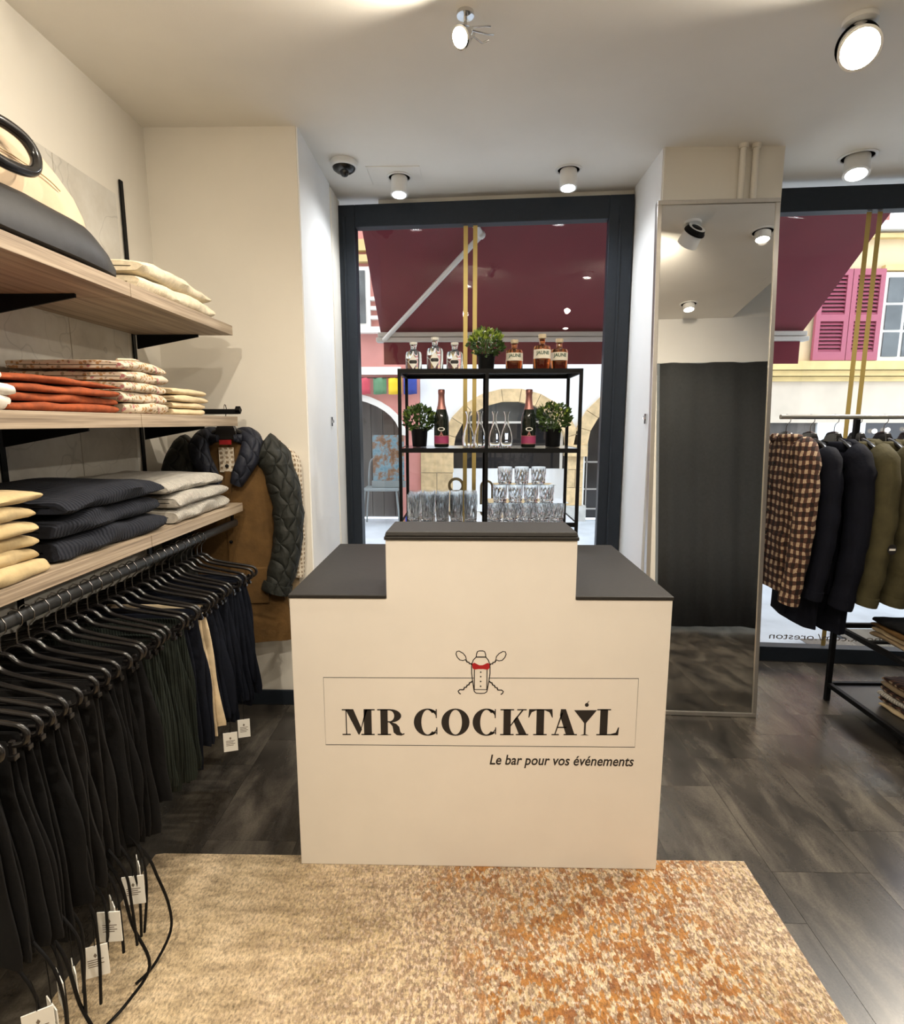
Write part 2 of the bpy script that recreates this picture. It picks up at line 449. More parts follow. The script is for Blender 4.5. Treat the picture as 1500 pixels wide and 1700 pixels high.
mt['shutter'] = M('raspberry_shutter_paint', (.36, .085, .125), .55, var=.06)
mt['slat'] = M('raspberry_slat_paint', (.33, .075, .115), .5)
mt['awning'] = M('burgundy_awning_canvas', (.165, .018, .030), .85, var=.06, vscale=4)
mt['awn_bar'] = M('ivory_aluminium', (.62, .60, .55), .4)
for n_, c_ in dict(f_red=(.55, .06, .09), f_green=(.10, .24, .12), f_yellow=(.85, .58, .02), f_blue=(.02, .05, .30)).items():
    mt[n_] = M(n_, c_, .8)
def painting():
    m, nt, p = base('painted_canvas'); v = coords(nt)
    c = ramp(nt, ntex(nt, v, 5, 5, .7), [(.3, (.02, .09, .13)), (.45, (.14, .24, .28)), (.55, (.18, .09, .04)), (.7, (.04, .025, .02))])
    nt.links.new(c, p.inputs['Base Color']); return m
mt['canvas'] = painting()

# ================================================================== THE ROOM
CZ = 2.95; XL = -1.545
fl = struct(box('floor', mt['grout'], (XL - .1, 4.5, -2.3, 3.78, -.12, -.004)), 'charcoal stone-look vinyl plank floor')
TW, TL = .34, .68
tile = MB().box(0, TW - .0014, 0, TL - .0014, -.0035, 0).mesh('floor_plank', mt['tile'])
kx = 0
x = 1.08 - TW * 8
col = -8
while x < 4.4:
    off = {0: 1.784}.get(col, 1.784 + (col * .2083) % TL)
    y = off - TL * 8
    while y < 3.7:
        if x + TW > XL and y + TL > -2.2:
            o = bpy.data.objects.new('floor_plank', tile); C.objects.link(o); o.parent = fl
            o.location = (x, y, 0)
        y += TL
    x += TW; col += 1
# ceiling with a raised bay over the fitting room corner
ce = MB()
ce.box(XL - .1, 2.30, -2.3, 4.0, CZ, CZ + .2)
ce.box(2.30, 4.5, -2.3, .43, CZ, CZ + .2)
ce.box(2.30, 4.5, 1.95, 3.9, CZ, CZ + .2)
ce.box(2.22, 2.30, 1.15, 1.95, CZ - .002, CZ)
ce.box(2.2, 4.5, .3, 2.1, 3.75, 3.85)
ce.box(2.26, 2.30, .43, 1.95, CZ + .2, 3.75); ce.box(2.30, 4.5, 1.95, 2.0, CZ + .2, 3.75); ce.box(2.30, 4.5, .39, .43, CZ + .2, 3.75)
struct(ce.build('ceiling', mt['ceiling']), 'cream painted flat ceiling')
wl = struct(box('wall_left', mt['wall'], (XL - .1, XL, -2.3, 2.95, 0, CZ)), 'cream left wall behind the wooden shelves')
for (y0, y1) in ((.45, 1.345), (1.35, 2.262), (2.266, 2.655)):
    box('wall_panel', mt['panel'], (XL, XL + .005, y0, y1, 0.0, 2.548), wl, .0015)
pl_ = struct(box('wall_pillar_left', mt['wall'], (XL - .1, -.81, 2.94, 3.90, 0, CZ)), 'cream wall return left of the window')
struct(box('baseboard_left', mt['frame'], (XL, -.812, 2.925, 2.94, 0, .085), None, .003), 'dark skirting board on the wall left of the window')
# reveal lining
rv = struct(box('trim_1', mt['wall_white'], (-.81, -.803, 2.945, 3.60, 0, CZ)), 'white lining of the window recess, left side')
box('edge_strip', mt['wall'], (-.82, -.795, 3.60, 3.83, 0, CZ - .02), rv)
lk = MB().box(-.803, -.795, 3.43, 3.46, 1.53, 1.585); lk.lathe([(.008, 0), (.008, .012), (.003, .02)], 10, (-.79, 3.445, 1.55))
lk.build('lock_plate', mt['chrome'], rv)
pr = struct(box('wall_pillar_right', mt['wall'], (1.03, 1.64, 3.19, 3.72, 0, CZ)), 'cream wall pier between the two windows')
rv2 = struct(box('trim_2', mt['wall_white'], (1.022, 1.03, 3.20, 3.68, 0, CZ)), 'white lining of the window recess, right side')
lk2 = MB().box(1.014, 1.022, 3.225, 3.255, 1.545, 1.60); lk2.lathe([(.008, 0), (.008, .012), (.003, .02)], 10, (1.010, 3.24, 1.57))
lk2.build('lock_plate', mt['chrome'], rv2)
# rear and right of the shop (seen in the mirror and in the glass)
struct(box('wall_back', mt['wall'], (XL - .1, 1.6, -2.3, -2.2, 0, CZ)), 'cream wall behind the camera')
struct(box('wall_fitting_side', mt['wall'], (1.52, 1.62, -2.3, .42, 0, CZ)), 'cream side wall of the fitting room')
fh = MB(); fh.box(1.52, 4.5, .36, .43, 2.53, CZ); fh.box(3.3, 4.5, .36, .43, 0, 2.53)
struct(fh.build('wall_fitting_header', mt['header']), 'white header above the grey fitting room curtain')
struct(box('wall_right', mt['wall'], (4.4, 4.5, .3, 3.6, 0, 3.75)), 'cream wall at the far right of the shop')
struct(box('wall_fitting_rear', mt['wall'], (1.6, 4.5, -.9, -.8, 0, CZ)), 'wall inside the fitting room')

# windows: frame axes turned 4.5 degrees like the street front
RF = math.radians(-4.5)
def window(name, label, x0, x1, mull=()):
    w = bpy.data.objects.new(name, None); C.objects.link(w); w.location = (0, 3.763, 0); w.rotation_euler = (0, 0, RF)
    struct(w, label)
    for n_, b in (('frame_side', (x0, x0 + .145, -.03, .05, 0, 2.90)), ('frame_side', (x1 - .145, x1, -.03, .05, 0, 2.90)),
                  ('frame_head', (x0 + .145, x1 - .145, -.03, .05, 2.768, 2.90)), ('frame_sill', (x0 + .145, x1 - .145, -.03, .05, .0, .10))):
        box(n_, mt['frame'], b, w, .004)
    for n_, b in (('sash_bead', (x0 + .07, x0 + .085, -.036, -.03, .05, 2.83)), ('sash_bead', (x1 - .085, x1 - .07, -.036, -.03, .05, 2.83))):
        box(n_, mt['frame'], b, w, .002)
    box('glass_pane', mt['pane'], (x0 + .145, x1 - .145, .008, .014, .10, 2.768), w)
    return w
w1 = window('window_1', 'tall slate-framed shop window behind the bar rack', -.836, 1.020)
w2 = window('window_2', 'slate-framed shop window behind the hanging jackets', 1.70, 4.45)
struct(box('wall_window_head', mt['wall'], (-.85, 1.06, 3.80, 3.95, 2.90, CZ + .2)), 'narrow wall strip above the window')
bpy.data.objects['wall_window_head'].rotation_euler = (0, 0, RF)
c45, s45 = math.cos(RF), math.sin(RF)
struct(box('wall_front', mt['beige_stone'], (-6, 8, 3.96, 4.04, 2.93, 7.0)), 'shop front above the windows').rotation_euler = (0, 0, RF * .9)
fo = MB(); fo.box(-6, -.85, 3.90, 4.0, 0, 2.95); fo.box(1.06, 1.70, 3.74, 3.90, 0, 2.95)
struct(fo.build('wall_street_pier', mt['beige_stone']), 'street side of the shop walls')
def glass_strip(w, u, z0, z1, wd=.027):
    box('gold_stripe', mt['gold'], (u - wd/2, u + wd/2, .0065, .0078, z0, z1), w)
for u in (.006, .066): glass_strip(w1, u, .105, 2.765)
for u in (2.365, 2.425): glass_strip(w2, u, .105, 2.765)
def ringdecal(name, w, u, z, ro, ri, a0, a1, leg=0):
    m = MB(); n = 24; vs = []; fs = []
    for i in range(n + 1):
        a = lerp(a0, a1, i / n)
        for r in (ro, ri):
            vs.append((u + r*math.cos(a), .0066, z + r*math.sin(a)))
    for i in range(n): fs.append((2*i, 2*i+1, 2*i+3, 2*i+2))
    m.add(vs, fs)
    if leg:
        m.box(u - ro, u - ri, .0066, .0074, z - leg, z); m.box(u + ri, u + ro, .0066, .0074, z - leg, z)
    return m.build(name, mt['bronze'], w)
ringdecal('gold_letter', w1, -.053, 1.135, .055, .036, 0, 2*PI)
ringdecal('gold_letter', w1, .152, 1.13, .045, .030, 0, PI, .12)
def text_mesh(txt, size, mat, name, parent=None, shear=0, xs=1.0, align='LEFT', ext=.0003, off=0):
    cu = bpy.data.curves.new('txt', 'FONT'); cu.body = txt; cu.size = size; cu.shear = shear; cu.align_x = align; cu.extrude = ext; cu.offset = off
    cu.resolution_u = 3
    o = bpy.data.objects.new('txt', cu); C.objects.link(o)
    dg = bpy.context.evaluated_depsgraph_get()
    me = bpy.data.meshes.new_from_object(o.evaluated_get(dg))
    bpy.data.objects.remove(o); bpy.data.curves.remove(cu)
    me.name = name; me.materials.clear(); me.materials.append(mat)
    for v in me.vertices: v.co.x *= xs
    r = bpy.data.objects.new(name, me); C.objects.link(r)
    if parent: r.parent = parent
    return r
t = text_mesh('facebook.com/.oreston', .062, mt['grey_ink'], 'glass_lettering', w2, 0, 1.45)
t.location = (2.86, .0060, .142); t.rotation_euler = (PI/2, 0, PI)
# ================================================================== COUNTER
CY = 1.775; CB = .0085
ct = thing('bar_counter', 'white portable bar counter with stepped front and dark tops', 'bar counter', (0.055, CY, CB))
xl, xr = -.625, .620; rl, rr_ = -.306, .308; zt = .975; zr = 1.170
P = [(xl, 0), (xr, 0), (xr, zt), (rr_, zt), (rr_, zr), (rl, zr), (rl, zt), (xl, zt)]
MB().prism(P, lambda u, v, d: (u, d, v), 0, .02).build('front_panel', mt['counter'], ct, bevel=.0015)
box('side_panel', mt['counter'], (xl, xl + .02, .02, .77, 0, zt), ct)
box('side_panel', mt['counter'], (xr - .02, xr, .02, .77, 0, zt), ct)
box('worktop', mt['ctop'], (xl - .003, rl, -.004, .785, zt, zt + .013), ct, .003)
box('worktop', mt['ctop'], (rr_, xr + .003, -.004, .785, zt, zt + .013), ct, .003)
box('worktop', mt['ctop'], (rl + .0005, rr_ - .0005, .20, .785, zt, zt + .013), ct, .003)
box('riser_side', mt['counter'], (rl, rl + .018, .02, .19, zt, zr), ct)
box('riser_side', mt['counter'], (rr_ - .018, rr_, .02, .19, zt, zr), ct)
box('riser_lid', mt['ctop'], (rl - .004, rr_ + .004, -.006, .20, zr + .001, zr + .012), ct, .002)
MB().loft([[(rl - .002, -.004, zr + .0135), (rr_ + .002, -.004, zr + .0135), (rr_ + .002, .198, zr + .0135), (rl - .002, .198, zr + .0135)],
           [(rl + .002, .000, zr + .028), (rr_ - .002, .000, zr + .028), (rr_ - .010, .190, zr + .028), (rl + .010, .190, zr + .028)]]).build('riser_cap', mt['ctop'], ct, bevel=.003)
# --- print on the counter front (u = world x, v = world z, drawn on the panel plane)
OX, OZ = -.055, -CB
def pf(u, v, d): return (u + OX, d, v + OZ)
D0, D1 = -.0006, .0
def stroke(m, pts, w, closed=False):
    P_ = [Vector((p[0], p[1])) for p in pts]; n = len(P_); L = []; R_ = []
    for i in range(n):
        a = P_[i - 1] if (closed or i > 0) else P_[i]; b = P_[(i + 1) % n] if (closed or i < n - 1) else P_[i]
        t_ = (b - a); t_.normalize(); nn = Vector((-t_.y, t_.x)) * (w / 2)
        L.append(P_[i] + nn); R_.append(P_[i] - nn)
    vs = [pf(q.x, q.y, D0) for q in L] + [pf(q.x, q.y, D0) for q in R_]; fs = []
    for i in range(n if closed else n - 1):
        j = (i + 1) % n; fs.append((i, j, n + j, n + i))
    return m.add(vs, fs)
def ell(cx, cy, rx, ry, a0, a1, n=28):
    return [(cx + rx*math.cos(lerp(a0, a1, i/n)), cy + ry*math.sin(lerp(a0, a1, i/n))) for i in range(n + 1)]
fr = MB(); lw = .0022
stroke(fr, [(.035, .712), (-.4675, .709), (-.4675, .466), (.5790, .470), (.5790, .7155), (.084, .7125)], lw)
fr.build('print_border', mt['ink'], ct)
HZ = .502; CAPH = .094; UX = .0877; X0 = -.409
def L_(u, v): return (X0 + u * UX, HZ + v * CAPH + .001 * u)
def poly(m, pts): return m.prism([L_(*p) for p in pts], pf, D0, D1)
def rect(m, u0, u1, v0, v1): return poly(m, [(u0, v0), (u1, v0), (u1, v1), (u0, v1)])
hl = .045
def serif(m, c, w, v, h=hl): rect(m, c - w/2, c + w/2, v if v < .5 else 1 - h, v + h if v < .5 else 1)
def letter(fn):
    m = MB(); fn(m); return m.build('print_letter', mt['ink'], ct)
def gM(m):
    rect(m, .14, .18, 0, 1); serif(m, .16, .32, 0); rect(m, 0.0, .30, 1 - hl, 1)
    poly(m, [(.14, 1), (.44, 1), (.76, .22), (.66, .02), (.62, .02)])
    poly(m, [(.66, .02), (.70, .12), (.98, .96), (.90, .96)])
    rect(m, .84, 1.14, 0, 1); serif(m, .99, .52, 0); rect(m, .90, 1.27, 1 - hl, 1)
def ringletter(m, cx, rx, irx, a0, a1, iry=.475):
    n = 36; vs = []; fs = []
    for i in range(n + 1):
        a = lerp(a0, a1, i/n)
        for q in ((cx + rx*math.cos(a), .5 + .525*math.sin(a)), (cx + irx*math.cos(a), .5 + iry*math.sin(a))):
            vs.append(pf(*L_(*q), D0))
    for i in range(n): fs.append((2*i, 2*i+1, 2*i+3, 2*i+2))
    m.add(vs, fs)
def gR(m):
    u = 1.365
    rect(m, u + .12, u + .40, 0, 1); serif(m, u + .26, .52, 0); rect(m, u, u + .5, 1 - hl, 1)
    n = 16; vs = []; fs = []
    for i in range(n + 1):
        a = lerp(PI/2, -PI/2, i/n)
        for q in ((u + .50 + .42*math.cos(a), .745 + .255*math.sin(a)), (u + .46 + .19*math.cos(a), .745 + .21*math.sin(a))): vs.append(pf(*L_(*q), D0))
    for i in range(n): fs.append((2*i, 2*i+1, 2*i+3, 2*i+2))
    m.add(vs, fs); rect(m, u + .38, u + .52, 1 - hl, 1); rect(m, u + .38, u + .52, .49, .49 + hl)
    poly(m, [(u + .50, .51), (u + .72, .44), (u + .84, .32), (u + .88, .12), (u + .95, .05), (u + 1.04, .07), (u + 1.04, .03), (u + .92, -.02), (u + .74, .0), (u + .62, .10), (u + .58, .34), (u + .46, .49)])
def gC(u):
    def g(m):
        cx = u + .53
        ringletter(m, cx, .53, .24, math.radians(48), math.radians(312))
        rect(m, u + .845, u + .885, .66, 1.0); rect(m, u + .865, u + .905, .03, .30)
        poly(m, [(u + .60, 1.02), (u + .72, .975), (u + .85, .86), (u + .87, .70), (u + .82, .80), (u + .70, .93), (u + .56, .978)])
        poly(m, [(u + .60, -.02), (u + .78, .03), (u + .90, .24), (u + .87, .24), (u + .76, .09), (u + .60, .024)])
    return g
def gO(m): ringletter(m, 3.83 + .54, .54, .25, 0, 2*PI)
def gK(m):
    u = 6.09
    rect(m, u + .12, u + .40, 0, 1); serif(m, u + .26, .52, 0); serif(m, u + .26, .52, 1)
    poly(m, [(u + .40, .34), (u + .40, .41), (u + .82, .97), (u + .89, .97)]); rect(m, u + .64, u + 1.0, 1 - hl, 1)
    poly(m, [(u + .50, .56), (u + .64, .74), (u + 1.02, .02), (u + .72, .02)]); rect(m, u + .60, u + 1.08, 0, hl)
def gT(m):
    u = 7.16
    rect(m, u + .31, u + .60, 0, 1); serif(m, u + .455, .52, 0); rect(m, u + .02, u + .91, 1 - hl, 1)
    poly(m, [(u, .68), (u + .03, .68), (u + .12, .88), (u + .30, .96), (u + .02, .96)]); poly(m, [(u + .93, .68), (u + .90, .68), (u + .80, .88), (u + .62, .96), (u + .91, .96)])
def gA(m):
    u = 8.06
    poly(m, [(u + .33, 1), (u + .52, 1), (u + .88, .02), (u + .55, .02), (u + .30, .76)])
    poly(m, [(u + .10, .02), (u + .145, .02), (u + .41, .84), (u + .37, .90)]); rect(m, u + .20, u + .56, .28, .28 + hl)
    rect(m, u, u + .28, 0, hl); rect(m, u + .46, u + .97, 0, hl)
def gI(m):
    u = 9.325
    poly(m, [(u - .43, .96), (u + .43, .96), (u + .06, .50), (u + .035, .46), (u + .035, .04), (u + .16, .0), (u - .16, 0), (u - .035, .04), (u - .035, .46), (u - .06, .50)])
    poly(m, [(u + .04 + .075*math.cos(2*PI*i/14), 1.16 + .07*math.sin(2*PI*i/14)) for i in range(14)])
    poly(m, [(u + .06, 1.22), (u + .13, 1.30), (u + .11, 1.31), (u + .04, 1.23)])
def gL(m):
    u = 9.77
    rect(m, u + .12, u + .41, 0, 1); serif(m, u + .26, .52, 1); rect(m, u, u + .80, 0, hl)
    poly(m, [(u + .55, hl), (u + .74, .10), (u + .82, .30), (u + .855, .30), (u + .83, 0), (u + .5, 0)])
for g in (gM, gR, gC(2.77), gO, gC(5.03), gK, gT, gA, gI, gL): letter(g)
tl = text_mesh('Le bar pour vos événements', .0515, mt['ink'], 'print_tagline', ct, .20, .80, 'LEFT', .0003, .0007)
wmax = max(v.co.x for v in tl.data.vertices); wmin = min(v.co.x for v in tl.data.vertices)
sc = .487 / (wmax - wmin)
for v in tl.data.vertices: v.co.x = (v.co.x - wmin) * sc
tl.location = (.091 + OX, -.0004, .4005 + OZ); tl.rotation_euler = (PI/2, 0, 0)
# shaker emblem: shaker body, bow tie, buttons, two spoons and two picks
ex, ez = .0585, .6565; k = .1505 / 71.0          # metres per drawing unit; drawing 71 units tall
def E_(u, v): return (ex + (u - 48) * k, ez + v * k)
em = MB(); sw = .0032
stroke(em, [E_(*p) for p in [(40.5, 60.5), (41, 66), (42.5, 70), (45, 71), (51, 71), (53.5, 70), (55, 66), (55.5, 60.5)]], sw)
stroke(em, [E_(*p) for p in [(40, 61), (55.7, 61)]], sw * 1.3)
stroke(em, [E_(*p) for p in [(40.5, 61), (36, 56), (34, 50), (33.4, 44), (33.6, 34), (35, 22), (37, 8), (38, 3.5), (41, 1), (48, .6), (54, 1), (57.5, 3.5), (58.5, 8), (60.8, 22), (62.2, 34), (62.2, 44), (61.5, 50), (59.5, 56), (55.5, 61)]], sw)
stroke(em, [E_(*p) for p in [(37.8, 40), (37.8, 7)]], sw); stroke(em, [E_(*p) for p in [(57.6, 40), (57.6, 7)]], sw)
stroke(em, [E_(*p) for p in [(38, 7), (57.5, 7)]], sw * .8)
for vv in (36, 28.5, 20.5, 12.5):
    em.prism([E_(47.8 + 1.3*math.cos(2*PI*i/8), vv + 1.3*math.sin(2*PI*i/8)) for i in range(8)], pf, D0, D1)
for sgn in (-1, 1):
    stroke(em, [E_(48 + sgn * (u - 48), v) for u, v in [(71, 57), (72, 62), (76, 67), (82, 70.5), (85.5, 70), (87, 66), (85, 60.5), (81, 56), (76, 55)]], sw, True)
    em2 = [(62, 48), (64, 50.5), (65.5, 49.5), (67.5, 53), (69, 52), (71.5, 56)]
    stroke(em, [E_(48 + sgn * (u - 48), v) for u, v in em2], sw * 1.5)
    em3 = [(61, 21), (64, 18.5), (65, 19), (67, 14.5), (69, 14.5), (71, 10.5), (73.5, 10.5), (75, 6.5), (77, 6.5)]
    stroke(em, [E_(48 + sgn * (u - 48), v) for u, v in em3], sw * 1.5)
    stroke(em, [E_(48 + sgn * (u - 48), v) for u, v in [(77, 6.5), (81, 6.5), (83.5, 4), (82, 1), (79.5, -1)]], sw * 1.3)
em.build('print_shaker_emblem', mt['ink'], ct)
MB().prism([E_(*p) for p in [(34.5, 50), (38, 51.5), (45, 47.6), (48, 47.4), (51, 47.6), (58, 51.5), (61.5, 50), (61.3, 43), (58.5, 40.2), (51, 41.4), (48, 41.2), (45, 41.4), (37.5, 40.2), (34.7, 43)]], lambda u, v, d: pf(u, v, d - .0004), D0, D1).build('print_bow_tie', mt['red_ink'], ct)

# ================================================================== RUG
rg = MB(); nx, ny = 60, 80
x0, x1, y0, y1 = -1.115, 1.005, -.55, 1.822
vs = []; fs = []
def rug_edge(i, j):
    u = i / nx; v = j / ny
    xx = lerp(x0, x1, u); yy = lerp(y0, y1 + .012 * (u - .5), v)
    d = min(xx - x0, x1 - xx, yy - y0, y1 - yy)
    return (xx, yy, .0015 + .0065 * min(1, max(0, d) / .012) ** .5)
for j in range(ny + 1):
    for i in range(nx + 1): vs.append(rug_edge(i, j))
for j in range(ny):
    for i in range(nx):
        a = j * (nx + 1) + i; fs.append((a, a + 1, a + nx + 2, a + nx + 1))
b = len(vs); vs += [(x0, y0, .0005), (x1, y0, .0005), (x1, y1 + .006, .0005), (x0, y1 - .006, .0005)]; fs.append((b + 3, b + 2, b + 1, b))
rgo = rg.add(vs, fs).build('area_rug', mt['rug'], None, 60)
tag(rgo, 'beige woven rug with faded rust orange pattern in front of the counter', 'rug')

# ================================================================== CEILING AND WALL FITTINGS
def spot_light(parent, loc, target, watts, col=(1, .90, .76), angle=110, size=.03, blend=.9):
    L = bpy.data.lights.new('lamp_light', 'SPOT'); L.energy = watts * LAMP; L.color = col; L.spot_size = math.radians(angle); L.spot_blend = blend
    L.shadow_soft_size = size
    o = bpy.data.objects.new('lamp_light', L); C.objects.link(o); o.parent = parent
    o.location = loc
    d = Vector(target) - (Vector(loc) + parent.location)
    o.rotation_euler = d.to_track_quat('-Z', 'Y').to_euler()
def can_lamp(label, loc, target, watts, lens, col, r=.047, ln=.10, angle=115, group=None):
    t_ = thing('recessed_spotlight', label, 'spotlight', loc, 0, group)
    MB().lathe([(r*1.28, 0), (r*1.55, 0), (r*1.55, -.004), (r*1.30, -.006), (r*1.28, 0)], 28).build('ceiling_ring', mt['white_metal'], t_, 40)
    MB().lathe([(r*1.27, -.0005), (.001, -.0006), (.001, -.0012), (r*1.27, -.0012)], 28).build('recess', mt['black'], t_, 40)
    d = (Vector(target) - Vector(loc)); d.normalize()
    q = d.to_track_quat('-Z', 'Y').to_euler()
    MB().lathe([(r*.2, -.006), (r, -.010), (r, -ln), (r*1.05, -ln - .004), (r*.84, -ln - .006), (r*.80, -ln + .012), (.001, -ln + .014)], 28).build('lamp_can', mt['white_metal'], t_, 40, rot=q)
    MB().lathe([(.001, -ln + .010), (r*.80, -ln + .010), (r*.78, -ln + .002), (.001, -ln - .004)], 24).build('lamp_lens', lens, t_, 40, rot=q)
    spot_light(t_, Vector((0, 0, 0)) + d * (ln + .012), target, watts, col, angle)
    return t_
WARM = (1, .89, .73); COOL = (.94, .97, 1.0)
can_lamp('tilted white ceiling spotlight beside the dome camera, above the window', (-.377, 3.515, CZ), (-.40, 3.18, .8), 26, mt['lens_cool'], COOL, angle=160)
can_lamp('tilted white ceiling spotlight above the right side of the bar window', (.580, 3.440, CZ), (.52, 3.12, .8), 17, mt['lens_cool'], COOL, angle=160)
can_lamp('large tilted white ceiling spotlight above the hanging jackets', (2.089, 3.315, CZ), (1.75, 2.75, .9), 36, mt['lens_cool'], COOL, .06)
# hatch outline beside the first lamp
hm = MB()
for b_ in ((-.55, -.545, 3.38, 3.62), (-.255, -.25, 3.38, 3.62)): hm.box(b_[0], b_[1], b_[2], b_[3], CZ - .004, CZ)
hm.box(-.55, -.25, 3.375, 3.38, CZ - .004, CZ)
tag(hm.build('ceiling_hatch', mt['ceiling']), 'thin square hatch outline on the ceiling around a spotlight', 'hatch')
# ordinary downlights along the shop, behind and beside the camera (also seen in mirror and glass); far-right one unseen, added to brighten the floor
grid = [((-.30, 1.62), (-.70, 1.95, 1.0), 30), ((.85, 1.75), (.6, 2.0, .5), 26), ((-.55, .10), (-1.1, 1.7, 1.0), 60), ((.70, .10), (.5, 1.9, .6), 44),
        ((1.88, 2.10), (1.7, 2.3, 0), 22), ((1.79, .82), (1.8, 1.3, 0), 12), ((-.5, -1.2), (-.6, -.6, 0), 34), ((.7, -1.2), (.6, -.2, 0), 34), ((3.15, 3.20), (1.5, 1.6, 0), 110)]
gl = ['above the left shelves', 'above the bar front', 'left of the camera', 'right of the camera', 'above the mirror side', 'above the fitting room', 'at the rear left', 'at the rear right', 'at the far right, unseen, added for floor sheen']
for ((gx, gy), tg, w_), g_ in zip(grid, gl):
    can_lamp('round white ceiling downlight ' + g_, (gx, gy, CZ), tg, w_, mt['lens'], WARM, .05, .05, 125)
# bright surface spotlight
bs = thing('surface_spotlight', 'glaring white ceiling spotlight at the upper right', 'spotlight', (1.385, 2.26, CZ))
MB().lathe([(.001, 0), (.055, 0), (.055, -.016), (.012, -.018), (.012, -.05), (.001, -.05)], 24).build('ceiling_base', mt['white_metal'], bs, 40)
dq = Vector((-.55, -1.25, -1.0)); dq.normalize(); q_ = dq.to_track_quat('-Z', 'Y').to_euler()
MB().lathe([(.001, .055), (.055, .055), (.066, -.05), (.066, -.06), (.058, -.062), (.056, -.040), (.001, -.038)], 28).build('lamp_head', mt['white_metal'], bs, 40, (0, 0, -.085), q_)
MB().lathe([(.035, .0555), (.067, .03), (.068, .02), (.056, .0545)], 28).build('black_collar', mt['black'], bs, 40, (0, 0, -.085), q_)
MB().lathe([(.001, -.042), (.056, -.042), (.056, -.056), (.001, -.058)], 28).build('lamp_lens', mt['lens_hot'], bs, 40, (0, 0, -.085), q_)
spot_light(bs, Vector((0, 0, -.085)) + dq * .075, (.4, .6, 1.5), 66, WARM, 165)
# small chrome track spotlight
ts = thing('chrome_spotlight', 'small chrome spotlight with wire yoke on the ceiling, top centre', 'spotlight', (0.0, 2.20, CZ))
MB().lathe([(.001, 0), (.03, 0), (.03, -.012), (.006, -.014), (.006, -.045), (.001, -.045)], 20).build('ceiling_base', mt['chrome'], ts, 40)
dt = Vector((-.75, -.9, -.85)); dt.normalize(); qt = dt.to_track_quat('-Z', 'Y').to_euler()
MB().lathe([(.001, .045), (.016, .042), (.022, .02), (.034, -.02), (.036, -.034), (.030, -.036), (.028, -.02), (.001, -.018)], 24).build('lamp_head', mt['chrome'], ts, 40, (0, 0, -.07), qt)
MB().lathe([(.001, -.022), (.029, -.022), (.029, -.032), (.001, -.034)], 24).build('lamp_lens', mt['lens_hot'], ts, 40, (0, 0, -.07), qt)
yk = MB(); yk.tube([(.02, .01, -.04), (.075, .05, -.012), (.09, .055, -.01)], .003, 6); yk.tube([(.02, -.01, -.06), (.078, .03, -.05), (.10, .05, -.04)], .003, 6); yk.tube([(.01, .02, -.05), (.06, .06, -.06), (.085, .06, -.05)], .003, 6)
yk.build('wire_yoke', mt['chrome'], ts, 60)
spot_light(ts, Vector((0, 0, -.07)) + dt * .05, (-1.0, .9, 1.8), 40, WARM, 172)
# dome camera
dc = thing('dome_camera', 'white dome security camera with dark bubble on the ceiling', 'security camera', (-.655, 3.31, CZ))
MB().lathe([(.001, 0), (.068, 0), (.072, -.006), (.072, -.028), (.064, -.034), (.001, -.034)], 28).build('camera_base', mt['white_metal'], dc, 40)
MB().lathe([(.062, -.033), (.058, -.045), (.042, -.056), (.001, -.060)], 28).build('dark_cover', mt['black_plastic'], dc, 50)
MB().lathe([(.024, -.052), (.024, -.068), (.016, -.080), (.001, -.086)], 18).build('camera_lens', mt['black_plastic'], dc, 50, (.004, -.012, 0))
# pipes
for px_, lb in ((1.418, 'left of the two thin cream pipes above the mirror'), (1.482, 'right of the two thin cream pipes above the mirror')):
    pp = MB().tube([(px_, 3.165, 2.2), (px_, 3.165, 2.6), (px_, 3.165, CZ)], .0155, 12).build('heating_pipe', mt['wall'], None, 50)
    MB().lathe([(.0155, -.02), (.024, -.02), (.024, 0), (.0155, 0)], 12, (px_, 3.165, CZ)).build('pipe_collar', mt['wall'], pp, 50)
    tag(pp, lb, 'pipe')

# ================================================================== MIRROR (leans back, feet on the floor)
mr = thing('standing_mirror', 'tall leaning mirror with slim aluminium frame', 'mirror', (0, 0, 0))
A0 = Vector((1.558, 2.836, 0)); B0 = Vector((1.628, 3.047, 2.652)); C0 = Vector((1.0305, 3.073, 2.652))
ux = (B0 - C0).normalized(); uz = (B0 - A0).normalized(); uz = (uz - ux * uz.dot(ux)).normalized(); un = uz.cross(ux)   # un points away from the camera
mw = (B0 - C0).length; mh = (B0 - A0).length
mtx = Matrix(((ux.x, un.x, uz.x, 0), (ux.y, un.y, uz.y, 0), (ux.z, un.z, uz.z, 0), (0, 0, 0, 1)))
mr.matrix_world = Matrix.Translation(A0 - ux * mw + Vector((0, 0, .002))) @ mtx
fw = .022
for n_, b_ in (('frame_rail', (0, mw, 0, .045, 0, fw)), ('frame_rail', (0, mw, 0, .045, mh - fw, mh)), ('frame_stile', (0, fw, 0, .045, fw, mh - fw)), ('frame_stile', (mw - fw, mw, 0, .045, fw, mh - fw))):
    box(n_, mt['alu'], b_, mr, .002)
box('mirror_glass', mt['mirror'], (fw, mw - fw, .006, .010, fw, mh - fw), mr)
box('backing_board', mt['white_metal'], (fw, mw - fw, .012, .040, fw, mh - fw), mr)
